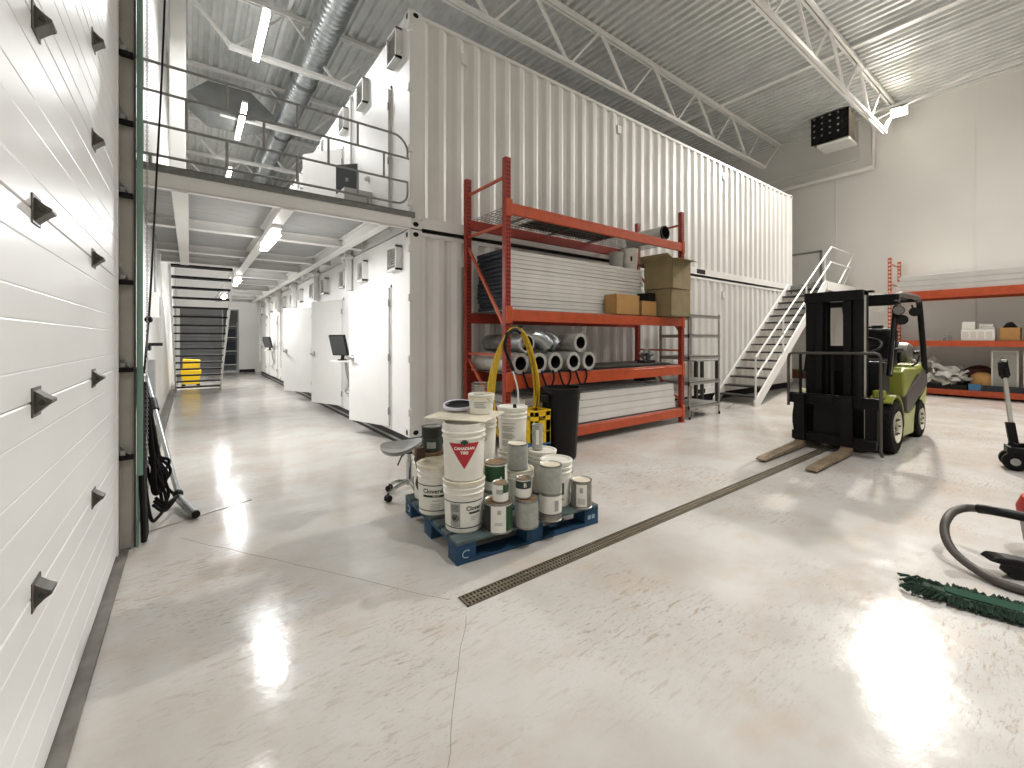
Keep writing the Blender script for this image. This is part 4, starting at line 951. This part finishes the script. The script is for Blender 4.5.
# ------------------------------------------------------------------ main stairs
t = T('stair_flight', 'white open stair climbing along the ribbed container to the upper landing', 'stairs', (9.85, 4.7, 0))
sx0, sx1, sz1 = 9.82, 14.0, 2.95
for y in (4.27, 5.17):
    mb = MW(t); mb.prism([(9.72, 0), (9.95, 0), (14.1, 2.93), (14.1, 3.05), (13.9, 3.05), (9.72, .10)], y-.02, y+.02, 'y'); mb.build('stringer', WH, t, bev=.003)
for k in range(15):
    x = sx0+.12+k*(sx1-sx0-.1)/15; z = .19*(k+1)*2.95/2.95
    MW(t).box(x-.04, x+.22, 4.29, 5.15, z-.035, z).build('tread', mat('tread_dark', '#35322e', .6, var=.2, scale=9) if 'tread_dark' not in MATS else MATS['tread_dark'], t)
RP = .021
def rail(name, pts): return MW(t).tube(pts, RP, 8).build(name, WH, t)
rail('handrail', [(9.78, 4.27, 1.05), (14.4, 4.27, 4.03), (16.3, 4.27, 4.03), (15.0, 4.27, 3.05)])
rail('middle_rail', [(9.78, 4.27, .62), (14.35, 4.27, 3.60), (16.1, 4.27, 3.60), (15.4, 4.27, 3.02)])
for x in (9.78, 11.2, 12.6, 13.9):
    z = .0+(x-9.82)*.705; rail('baluster', [(x, 4.27, max(z, .02)), (x, 4.27, 1.05+(x-9.78)*.645)])
t = T('landing', 'white landing platform at the top of the hall stairs', 'landing', (15.2, 4.8, 2.8))
MB().box(-1.2, 1.25, -.52, .45, .06, .2).build('deck', GREYP, t); MB().box(-1.2, 1.25, -.56, -.52, .0, .24).build('edge_beam', WH, t)
MB().box(1.0, 1.1, -.5, -.4, -2.8, .06).build('leg', WH, t); MB().box(-1.0, -.9, -.5, -.4, -2.8, .06).build('leg', WH, t)

# ------------------------------------------------------------------ grey wire shelving and bench
SHELFG = mat('shelf_grey', '#9b9993', .45, .2, var=.1, scale=9)
t = T('shelving_unit', 'light grey steel shelving unit between the orange rack and the stairs', 'shelving', (7.7, 4.55, 0))
for x in (7.18, 8.22):
    for y in (4.26, 4.84):
        lab(MW(t).box(x-.02, x+.02, y-.003, y, .03, 1.92).box(x-.02 if x < 8 else x+.017, x-.017 if x < 8 else x+.02, y-.003, y+.03, .03, 1.92).build('post', SHELFG, t), 'slotted steel post'); MW(t).cyl((x, y, 0), (x, y, .05), .02).build('foot', BLACK, t)
for z in (.22, .66, 1.12, 1.52, 1.88): MW(t).box(7.16, 8.24, 4.25, 4.85, z, z+.012).box(7.16, 8.24, 4.25, 4.262, z-.045, z+.012).box(7.16, 8.24, 4.84, 4.85, z-.045, z+.012).box(7.16, 7.17, 4.25, 4.85, z-.045, z+.01).build('shelf', SHELFG, t)
t = T('workbench', 'low dark legged bench behind the grey shelving near the stairs', 'bench', (9.0, 4.9, 0))
MW(t).box(8.32, 9.24, 4.78, 5.2, .98, 1.01).build('bench_top', GREYP, t, bev=.004)
for x in (8.36, 9.2):
    for y in (4.82, 5.16): MW(t).box(x-.03, x+.03, y-.03, y+.03, 0, .98).build('leg', DSTEEL, t)

# ------------------------------------------------------------------ rack against the right wall
t = rk2 = T('wall_rack', 'long orange pallet rack along the right wall', 'pallet rack', (15.8, 1.5, 0))
for y in (3.2, -.6):
    for x in (15.3, 16.3):
        mb = MW(t); mb.box(x-.04, x+.04, y-.035, y+.035, 0, 3.66)
        for k in range(34): mb.box(x-.0412, x-.039, y-.02, y+.02, .12+k*.104, .175+k*.104, 1); mb.box(x-.02, x+.02, y-.0362, y-.034, .12+k*.104, .175+k*.104, 1)
        mb.build('upright', [ORANGE, mat('hole_pale', '#d9cfc2', .6) if 'hole_pale' not in MATS else MATS['hole_pale']], t)
    for z in (3.5, 2.95, 2.0, .6): MW(t).bar((15.3, y, z), (16.3, y, z), .03, .03).build('brace', BRACE, t)
    MW(t).bar((15.3, y, 1.9), (16.3, y, .7), .03, .03).build('diagonal_brace', BRACE, t)
for z0, z1 in ((2.50, 2.70), (1.265, 1.41), (.05, .19)):
    for x in (15.28, 16.32): MW(t).box(x-.025, x+.025, -.57, 3.17, z0, z1).build('beam', ORANGE, t, bev=.004)
    if z0 > .1: MW(t).box(15.3, 16.3, -.55, 3.15, z1-.03, z1-.002).build('shelf_deck', STEEL if z0 < 2 else GREYP, t)
    else: MW(t).box(15.3, 16.3, -.55, 3.15, z1-.03, z1-.002).build('shelf_deck', WOOD, t)
for k in range(3):
    slab('grey_panel', 15.3, 16.2, -.5, 3.1-.05*k, 2.702+k*.14, 2.702+k*.14+.135, mat('panel_grey', '#cbc9c5', .5, var=.06, scale=3) if k == 0 else MATS['panel_grey'], '%s long grey panel in the stack on the top of the right wall rack' % ['lowest', 'middle', 'topmost'][k], 'panel', 'grey panels on the wall rack')
o = MB().lathe([(.001, 0), (.14, .02), (.17, .07), (.12, .13), (.001, .15)], 14, 0, (0, 0, 0), Matrix.Diagonal((.7, 3.2, 1))).build('dark_bag', BLACK); 
o.location = (15.10+.2, .95, 2.702); o.scale = (.05, 1, 1)
bpy.data.objects.remove(o)
MIDZ = 1.411
def wbox(name, y0, y1, x0, x1, z0, z1, m, lb, cat, bev=.006, grp=None): return slab(name, x0, x1, y0, y1, z0, z1, m, lb, cat, grp, bev)
def carton2(c, d, m, lb, **k): return carton(c, d, m, lb, **k)
WB = mat('white_carton', '#e9e7e2', .5)
t = T('white_carton', 'wide white box on the middle shelf of the right wall rack', 'box', (15.55, 1.57, MIDZ)); MB().box(-.22, .22, -.28, .28, 0, .27).build('carton_body', WB, t, bev=.006)
g = MB()
for k in range(4): g.box(-.2215, -.22, -.24+.13*k, -.14+.13*k, .05, .22)
g.build('printed_mark', mat('print_faint', '#d5d2cc', .5), t)
wbox('white_carton', 1.62, 1.84, 15.4, 15.7, MIDZ+.272, MIDZ+.46, WB, 'small white box on the left of the wide white box', 'box')
wbox('paper_stack', 1.30, 1.56, 15.4, 15.7, MIDZ+.272, MIDZ+.33, mat('paper_grey', '#cfcdc8', .6), 'low pale stack of sheets on the right of the wide white box', 'paper stack')
wbox('folded_film', 1.32, 1.55, 15.42, 15.68, MIDZ+.331, MIDZ+.40, PLAST, 'folded clear film on the low pale stack', 'film')
carton((15.55, 1.06, MIDZ), (.36, .33, .30), CARD, 'open tan cardboard box on the middle shelf of the right wall rack', open_=False, tape=False)
o = MB().prism([(-.12, 0), (.12, 0), (.05, .12), (-.03, .14)], -.1, .1, 'x').build('tool_bag', BLACK, bev=.02); o.location = (15.55, 1.06, MIDZ+.307); tag(o, 'black bag peaking above the tan cardboard box', 'bag')
carton((15.55, .6, MIDZ), (.36, .4, .34), CARDD, 'brown box at the right frame edge on the wall rack', tape=False)
for y, h, l in ((2.15, .14, 'left'), (2.05, .2, 'right')):
    o = MB().lathe([(.001, 0), (.03, 0), (.03, h*.6), (.012, h*.75), (.012, h), (.001, h)], 12).build('spray_bottle', GREYP); o.location = (15.42, y, MIDZ); tag(o, '%s of two small grey bottles on the middle shelf of the wall rack' % l, 'bottle', 'small bottles on the wall rack')
wbox('paper_sheets', 2.25, 2.6, 15.35, 15.65, MIDZ, MIDZ+.02, PLAST, 'flat white papers left on the middle wall rack shelf', 'paper')
# lower shelf: bundle of plastic film, bag, framed screens
LZ = .189
mb = MB()
for k in range(60):
    c = V((R.uniform(15.3, 15.9), R.uniform(1.85, 3.0), 0)); h = .45*math.exp(-((c.y-2.55)/.5)**2)+.15
    z = LZ+.12+R.uniform(.05, h); A = Rz(R.uniform(0, 6))@Rx(R.uniform(-.6, .6))@Ry(R.uniform(-.5, .5))
    w1, w2 = R.uniform(.1, .26), R.uniform(.08, .2)
    mb.grid(lambda u, v: c+V((0, 0, z))+A@V(((u-.5)*2*w1, (v-.5)*2*w2, .05*math.sin(u*7+k)+.04*math.cos(v*6+k))), 5, 4)
o = mb.build('plastic_film', PLAST); o['kind'] = 'stuff'; o['label'] = 'crumpled white plastic film heaped on the lowest shelf of the wall rack'; o['category'] = 'plastic film'
wbox('black_tray', 1.75, 3.1, 15.3, 16.2, LZ, LZ+.12, BLACK, 'black tray under the crumpled film on the lowest wall rack shelf', 'tray')
wbox('blue_bin', 1.50, 1.72, 15.26, 15.4, LZ, LZ+.16, BLUEP, 'small blue bin on the lowest shelf of the wall rack', 'bin', .015)
wbox('navy_board', -.4, 1.48, 15.3, 15.36, LZ, LZ+.14, NAVY, 'dark navy board along the front of the lowest wall rack shelf', 'board')
t = T('paper_sack', 'tan paper sack slumped on the lowest shelf of the wall rack', 'sack', (15.62, 1.52, LZ))
MB().lathe([(.001, .0), (.2, .02), (.23, .18), (.2, .36), (.1, .43), (.001, .44)], 16, 0, (0, 0, 0), Matrix.Diagonal((.9, .95, 1))).build('sack_body', CARD, t)
o = MB().lathe([(.001, .0), (.3, .02), (.33, .28), (.26, .5), (.12, .58), (.001, .6)], 16, 0, (0, 0, 0), Matrix.Diagonal((.7, 1.0, 1))).build('brown_bag', mat('maroon_bag', '#4a241c', .7)); o.location = (16.0, 1.6, LZ); tag(o, 'dark maroon bag behind the tan paper sack', 'bag')
for k, (y0, y1) in enumerate(((.93, 1.36), (.30, .86))):
    t = T('framed_screen', ['framed clear screen left, standing on the lowest wall rack shelf', 'framed clear screen right, at the frame edge of the wall rack'][k], 'screen', (15.5, y0, LZ), 0, 'framed screens')
    w_ = y1-y0; mb = MB(); mb.box(-.02, .02, 0, .03, 0, .98); mb.box(-.02, .02, w_-.03, w_, 0, .98); mb.box(-.015, .015, 0, w_, .96, .98); mb.box(-.02, .02, 0, w_, 0, .04); mb.build('frame', mat('frame_pale', '#c9c6bf', .5) if 'frame_pale' not in MATS else MATS['frame_pale'], t)
    MB().box(-.004, .004, .03, w_-.03, .03, .95).build('sheet', CLEAR, t)
# brown beam on stands under the stairs
t = T('brown_beam', 'brown beam lying on low stands behind the stairs', 'beam', (16.0, 6.3, 0))
MW(t).box(15.6, 15.9, 5.0, 8.2, .19, .46).build('beam_bar', BROWN, t, bev=.01)
for y in (5.4, 7.6): MW(t).box(15.6, 15.9, y-.05, y+.05, 0, .19).build('stand', WH, t)
carton((14.9, 6.9, 0), (.35, .3, .32), CARD, 'cardboard box on the floor in front of the brown beam')

# ------------------------------------------------------------------ pallet jack, vacuum, mop at the right edge
t = T('pallet_jack', 'grey pallet jack with upright handle at the right edge', 'pallet jack', (7.35, .48, 0), math.radians(12))
MB().bar((0, 0, .30), (.03, .06, 1.02), .06, .035).build('tow_bar', SILVER, t, bev=.006)
MB().bar((-.005, -.01, .22), (.012, .025, .52), .10, .07).build('handle_base', BLACKP, t, bev=.012)
mb = MB(); mb.tube([(.03, .06, 1.0), (.0, .09, 1.04), (-.005, .10, 1.18), (.035, .075, 1.22), (.075, .05, 1.2), (.06, .03, 1.04), (.03, .06, 1.0)], .02, 8); mb.cb((.035, .075, 1.12), (.06, .03, .16)); mb.tube([(.0, .05, 1.02), (-.01, .06, 1.12)], .012, 6); mb.build('grip_loop', BLACK, t)
MB().bar((.035, .05, 1.205), (.035, .09, 1.21), .09, .03).build('grip_cap', SILVER, t, bev=.006)
MB().cyl((0, -.02, .12), (0, -.02, .30), .075, .06).box(-.12, .1, -.08, .06, .18, .26).build('pump_body', BLACKP, t, bev=.01)
for x in (-.085, .085):
    MB().cyl((x-.03, 0, .1), (x+.03, 0, .1), .1, n=24).cyl((x-.034, 0, .1), (x+.034, 0, .1), .04, n=16, m=1).build('steer_wheel', [RUB, STEEL], t)
MB().box(-.16, .16, -.3, -.1, .16, .42).build('head_plate', REDP, t, bev=.015)
for x in (-.19, .19):
    MB().prism([(-.2, .1), (-.2, .2), (-1.3, .185), (-1.35, .15), (-1.3, .12)], x-.08, x+.08, 'x').build('fork', SILVER if x < 0 else REDP, t, bev=.008)
    MB().cyl((x-.04, -1.2, .04), (x+.04, -1.2, .04), .04).build('load_roller', RUB, t)
t = T('shop_vacuum', 'wet dry vacuum with red top and grey hose at the right edge', 'vacuum', (4.50, .06, 0))
MB().lathe([(.001, .06), (.17, .06), (.19, .1), (.215, .29), (.001, .29)], 30).build('tank', GREYP, t)
MB().lathe([(.222, .29), (.225, .33), (.2, .40), (.12, .45), (.001, .46)], 30).build('motor_head', REDV, t)
for k in range(4):
    a = k*PI/2+.6; MB().cyl((.17*math.cos(a), .17*math.sin(a), 0), (.17*math.cos(a), .17*math.sin(a), .06), .03).build('caster', BLACK, t)
hp = []
def wpt(x, y, z):
    u = (x-512)/429.5; f = (1.45-z)*429.5/(y-339); return (.8002*u*f+.5997*f, -.5997*u*f+.8002*f, z)
hose = [(4.24, .15, .32), (4.196, .33, .33), (4.244, .419, .31), (4.262, .49, .29), (4.199, .545, .26), (4.088, .564, .22), (4.024, .562, .17), (3.954, .536, .12), (3.906, .489, .075), (3.85, .405, .04), (3.788, .306, .026), (3.777, .215, .026), (3.80, .05, .026), (3.9, -.1, .026)]
HP = spline(hose, 6)
mb = MW(t); mb.tube(HP, [.0245+.0012*(i % 2) for i in range(len(HP))], 12); mb.build('hose', HOSE, t, smooth=True, ang=60)
mb = MW(t); mb.tube(HP[:14], .030, 12); mb.build('hose_cuff', BLACK, t)
t = T('floor_nozzle', 'black vacuum floor nozzle lying by the hose at the right edge', 'nozzle', (4.0, .27, 0), math.radians(-54))
mb = MB(); mb.prism([(-.13, .10), (-.10, .13), (.0, .125), (.25, .09), (.25, .05), (.0, .07)], -.05, .05, 'y'); mb.build('nozzle_plate', BLACK, t, bev=.012)
mb = MB(); mb.prism([(-.02, .09), (.25, .07), (.25, .0), (.0, .0), (-.04, .03)], -.04, .04, 'y'); mb.build('nozzle_foot', BLACK, t, bev=.01)
t = T('dust_mop', 'green dust mop head with yarn fringe lying on the floor', 'mop', (3.365, .56, 0), math.atan2(-.97, .235))
def mopf(u, v):
    return (0, 0, 0)
mb = MB()
n = 900
for k in range(n):
    s_ = R.choice((-1, 1)); x = R.uniform(-.02, 1.0); endk = x < .1
    y0 = s_*R.uniform(.03, .06); y1 = s_*R.uniform(.085, .115); 
    if endk: x1 = x-R.uniform(.03, .1); y1 *= R.uniform(.3, 1)
    else: x1 = x+R.uniform(-.03, .03)
    z = R.uniform(.02, .045)
    mb.tube([(x, y0, z), ((x+x1)/2, (y0+y1)/2, z+.012), (x1, y1, R.uniform(.006, .03))], R.uniform(.004, .007), 4)
o = mb.build('yarn_fringe', MOPG, t); o['kind'] = 'stuff'
mb = MB(); mb.prism([(.0, -.05), (.06, -.07), (1.0, -.07), (1.0, .07), (.06, .07), (.0, .05)], .008, .045); mb.build('mop_pad', MOPG, t, bev=.01)
mb = MB(); mb.prism([(.09, -.03), (.14, -.045), (1.0, -.045), (1.0, .045), (.14, .045), (.09, .03)], .045, .052); mb.build('top_cloth', MOPC, t, bev=.003)
mb = MB(); mb.tube([(.36, -.06, .05), (.40, .0, .056), (.44, .055, .05)], .003, 5); mb.tube([(.58, .05, .055), (.53, .03, .06), (.52, -.03, .06), (.58, -.05, .055)], .004, 5); mb.build('wire_frame', STEEL, t)

# ------------------------------------------------------------------ left wall clutter
t = T('vacuum_wand', 'long metal pipe wand leaning on the wall by the overhead door', 'pipe wand', (-.08, 4.7, 0))
MW(t).cyl((-.085, 4.74, .10), (-.375, 6.02, 1.05), .02, n=14).build('long_tube', STEEL, t)
lab(MW(t).cyl((-.28, 5.60, .735), (-.31, 5.73, .83), .035, n=14).build('coupling', BLACK, t), 'black coupling')
MW(t).cyl((.035, 4.30, .038), (-.085, 4.72, .075), .034, n=16).cyl((.04, 4.285, .038), (.034, 4.305, .038), .029, n=16, m=1).build('short_tube', [STEEL, VOID], t)
MW(t).sphere((-.085, 4.74, .10), .04).build('elbow', BLACK, t)
t = T('black_hose_bundle', 'bundle of black hoses hanging beside the overhead door track', 'hose', (-.22, 4.4, 0))
mb = MB()
for k in range(9):
    y = R.uniform(-.2, .3); zt2 = R.uniform(.95, 1.15); zb2 = R.uniform(.06, .35); w_ = R.uniform(.06, .16)
    pts = [(-.06, y*.3-.02, zt2), (-.03+R.uniform(-.04, .04), y-w_, .6), (R.uniform(-.03, .05), y-w_*.6, zb2+.06), (.02, y, zb2), (R.uniform(0, .09), y+w_*.8, zb2+.1), (-.02, y+w_*.6, .55), (-.07, y*.3+.03, zt2)]
    mb.tube(spline(pts, 6), .012, 7)
for k in range(3):
    mb.tube(spline([(0, -.2+.1*k, .2), (.06, 0, .08+.03*k), (.13, .2, .12), (.12, .36, .08), (.02, .3, .25), (-.05, .1, .5)], 6), .012, 7)
mb.build('hose_loops', RUB, t)
mb = MB()
for k in range(4): mb.cyl((-.04+.0*k, -.42+.05*k, .02), (-.07, -.42+.05*k, 1.25), .018, n=8)
mb.build('hanging_hoses', BLACK, t)
t = T('hanging_cord', 'thin black cord hanging down the left corridor wall', 'cord', (-.3, 5.2, 0))
MW(t).tube(spline([(-.10, 4.9, 8.1), (-.18, 4.9, 4.46), (-.24, 4.9, 2.8), (-.28, 4.9, 1.8), (-.32, 4.9, 1.15)], 8), .008, 6).build('cord_run', BLACK, t)
MW(t).sphere((-.29, 4.9, 1.62), .03).build('cord_ball', BLACK, t)
t = T('wall_switch_box', 'grey electrical box on the left corridor wall', 'electrical box', (XL, 8.0, 1.75))
MB().box(0, .1, -.14, .14, 0, .36).build('box_body', WH, t, bev=.01); MB().cyl((.05, 0, .36), (.05, 0, 1.2), .012).build('conduit', STEEL, t); MB().box(.1, .105, -.1, .1, .04, .3).build('cover', GREYP, t)
o = MB().box(0, .16, -.1, .1, 0, .04).box(0, .04, -.1, .1, -.06, .0).build('wall_shelf', BLACK, bev=.006); o.location = (XL, 7.3, 1.36); tag(o, 'small black bracket shelf on the left corridor wall', 'shelf')
o = MB().box(0, .07, -.09, .09, 0, .62).build('wall_cabinet', GREYP, bev=.008); o.location = (XL, 7.6, .55); tag(o, 'narrow grey cabinet low on the left corridor wall', 'cabinet')
t = T('mop_bucket', 'yellow mop bucket on casters behind the corridor stairs', 'mop bucket', (.02, 16.3, 0))
MB().prism([(-.2, 0), (.2, 0), (.26, .42), (-.26, .42)], -.2, .2, 'y').build('bucket_body', YELP, t, bev=.02); t.location.z = .0
MB().prism([(-.2, .0), (.2, .0), (.24, .3), (-.2, .34)], -.16, .16, 'y').build('wringer', YELP, t, bev=.02).location = (0, 0, .42)
for x in (-.18, .18):
    for y in (-.16, .16): MB().cyl((x, y-.02, -.045), (x, y+.02, -.045), .045).build('caster', BLACK, t)
t.location.z = .09
# wall monitors along the corridor
def monitor(y, z, lb, two=False, x=CX0):
    t = T('wall_monitor', lb, 'monitor', (x, y, z), 0, 'wall monitors in the corridor')
    MB().box(-.34, -.0, -.17, .17, -.03, 0).build('shelf', WH, t, bev=.006)
    MB().box(-.24, -.12, -.07, .07, 0, .02).cyl((-.18, 0, 0), (-.16, .0, .15), .03).build('stand', BLACK, t)
    s_ = MB().box(-.02, .02, -.19, .19, 0, .36).box(-.022, -.02, -.175, .175, .015, .345, 1).build('screen', [BLACK, SCREEN], t, bev=.004); s_.location = (-.2, 0, .09); s_.rotation_euler = (0, -.25, .42)
    if two:
        s2 = MB().box(-.02, .02, -.18, .18, 0, .3).build('screen', [BLACK], t, bev=.004); s2.location = (-.2, .25, .09); s2.rotation_euler = (0, -.3, .3)
    mb = MB()
    for k in range(3): mb.tube(spline([(-.12, .05*k-.05, -.03), (-.1, .06*k-.09, -.25), (-.05, .04*k, -.42), (-.12, .05*k-.02, -.55), (-.02, .06*k-.06, -.7+.1*k)], 5), .006, 5)
    mb.build('cables', GREYP, t)
monitor(7.72, 1.08, 'dark monitor on a wall shelf beside the nearest ajar door')
monitor(16.2, 1.08, 'pair of dark screens on a wall shelf deep in the corridor', True)
t = T('wall_monitor', 'dark screen on the upper walkway wall above the corridor', 'monitor', (CX0, 7.6, 3.95), 0, 'wall monitors in the corridor')
s_ = MB().box(-.02, .02, -.21, .21, 0, .5).build('screen', [SCREEN], t, bev=.004); s_.location = (-.12, 0, .0); s_.rotation_euler = (0, 0, .8); MB().box(-.16, 0, -.03, .03, .2, .26).build('arm', STEEL, t)
o = MB().box(-.45, 0, -.35, .35, 0, .62).build('control_cabinet', mat('cabinet_grey', '#c3c3c0', .5), bev=.01); o.location = (CX0-.01, 6.95, ZM+.015); tag(o, 'pale grey cabinet on the upper walkway by the wall', 'cabinet')
# shelves in the far doorway
t = T('store_shelves', 'grey shelves of dark goods seen through the far doorway', 'shelves', (1.4, YF+.9, 0))
for x in (-.25, .3): MB().box(x-.02, x+.02, -.2, .2, 0, 2.2).build('post', WH, t)
for z in (.3, .9, 1.5, 2.0): MB().box(-.25, .3, -.2, .2, z, z+.03).build('shelf', WH, t)
for z, h, l in ((.33, .4, 'lowest'), (.93, .42, 'middle'), (1.53, .35, 'top')):
    o = MB().box(-.2, .2, -.15, .15, 0, h).build('dark_box', NAVY, bev=.02); o.location = (1.42, YF+.9, z); tag(o, '%s dark box on the shelves in the far doorway' % l, 'box', 'boxes on the far shelves')
# ------------------------------------------------------------------ lamps
def tube_light(x, y0, y1, z, lb, e=1.0):
    t = T('tube_light', lb, 'tube light', (x, y0, z), 0, 'fluorescent tube lights')
    L = y1-y0
    MB().box(-.06, .06, 0, L, .03, .08).build('housing', WH, t, bev=.008)
    MB().tube([(0, .02, 0), (0, L-.02, 0)], .042, 12).build('tube', COOL, t)
    ld = bpy.data.lights.new('tube_glow', 'AREA'); ld.shape = 'RECTANGLE'; ld.size = .1; ld.size_y = L; ld.energy = 60*e; ld.color = (.985, .99, 1)
    lo = bpy.data.objects.new('tube_glow', ld); COL.objects.link(lo); lo.parent = t; lo.location = (0, L/2, -.05)
    lo.visible_camera = True
tube_light(.86, 6.0, 7.2, 2.79, 'bright tube light under the walkway, nearest the camera')
tube_light(.86, 11.2, 12.5, 2.79, 'bright tube light under the walkway, farther down the corridor')
tube_light(.86, 15.8, 17.1, 2.79, 'farthest bright tube light under the walkway')
tube_light(1.03, 8.2, 9.75, 6.95, 'bright tube light near the roof, above the walkway rail', 1.3)
tube_light(1.03, 11.8, 13.9, 6.95, 'bright tube light near the roof, deeper over the walkway', 1.3)
tube_light(1.03, 16.5, 18.5, 6.95, 'farthest bright tube light high over the walkway', 1.3)
def flood(loc, tgt, e, lb, sp=150, size=.28):
    t = T('floodlight', lb, 'floodlight', loc, 0, 'warm floodlights')
    d = (V(tgt)-V(loc)).normalized(); q = d.to_track_quat('-Z', 'Y'); t.rotation_mode = 'QUATERNION'; t.rotation_quaternion = q
    MB().box(-.2, .2, -.15, .15, .02, .12).build('housing', GREYP, t, bev=.02)
    MB().box(-.17, .17, -.12, .12, .0, .02).build('lens', WARM, t)
    ld = bpy.data.lights.new('flood_glow', 'AREA'); ld.shape = 'RECTANGLE'; ld.size = size; ld.size_y = size*.7; ld.energy = e; ld.color = (1, .955, .89); ld.spread = math.radians(sp)
    lo = bpy.data.objects.new('flood_glow', ld); COL.objects.link(lo); lo.parent = t; lo.location = (0, 0, -.012)
    return t
flood((15.75, 3.1, 7.75), (9.0, 2.0, 1.0), 430, 'glowing warm floodlight at the truss end by the right wall', 114)
def highbay(x, y, z, e, lb, col=(1, .98, .955), sp=115):
    t = T('high_bay_lamp', lb, 'high bay lamp', (x, y, z), 0, 'high bay lamps of the hall')
    MB().lathe([(.06, .4), (.1, .3), (.22, .12), (.25, 0), (.24, 0), (.2, .1), (.09, .28)], 20).build('shade', GREYP, t)
    MB().cyl((0, 0, .4), (0, 0, ZC-z), .012, n=6).build('stem', GREYP, t)
    MB().lathe([(.001, -.001), (.2, .0)], 20).build('lens', WARM, t)
    ld = bpy.data.lights.new('bay_glow', 'AREA'); ld.shape = 'DISK'; ld.size = .42; ld.energy = e; ld.color = col; ld.spread = math.radians(sp)
    lo = bpy.data.objects.new('bay_glow', ld); COL.objects.link(lo); lo.parent = t; lo.location = (0, 0, -.02)
    ud = bpy.data.lights.new('bay_uplight', 'AREA'); ud.shape = 'DISK'; ud.size = .2; ud.energy = e*.35; ud.color = col
    uo = bpy.data.objects.new('bay_uplight', ud); COL.objects.link(uo); uo.parent = t; uo.location = (0, 0, .42); uo.rotation_euler = (PI, 0, 0)
highbay(9.6, 2.0, 7.5, 66, 'high bay lamp over the floor drain, beyond the frame', sp=155)
highbay(6.2, -.6, 7.35, 42, 'high bay lamp over the hall floor, beyond the frame', (1, .985, .97))
highbay(3.0, -.9, 7.35, 85, 'high bay lamp near the overhead door, beyond the frame', (.975, .99, 1))
highbay(9.0, -2.6, 7.35, 34, 'high bay lamp over the open hall floor, beyond the frame')
highbay(13.0, -1.0, 7.4, 60, 'added unseen high bay lamp brightening the right wall and rack, beyond the frame', sp=160)  # added fill lamp, out of view, lifts the right wall, rack and floor
w = bpy.data.worlds.new('world'); sc.world = w; w.use_nodes = True
w.node_tree.nodes['Background'].inputs[0].default_value = (.8, .8, .8, 1); w.node_tree.nodes['Background'].inputs[1].default_value = .2

# ------------------------------------------------------------------ camera
cd = bpy.data.cameras.new('camera'); cd.sensor_width = 36; cd.lens = 429.5/1024*36; cd.shift_y = -45/1024; cd.clip_start = .02; cd.clip_end = 100
co = bpy.data.objects.new('camera', cd); COL.objects.link(co); co.location = (0, 0, 1.45)
co.rotation_euler = (PI/2, 0, -math.atan2(.5997, .8002)); sc.camera = co
vs_ = sc.view_settings; vs_.view_transform = 'Standard'; vs_.look = 'None'; vs_.gamma = 1; vs_.use_curve_mapping = False; vs_.exposure = .4
sc.display_settings.display_device = 'sRGB'
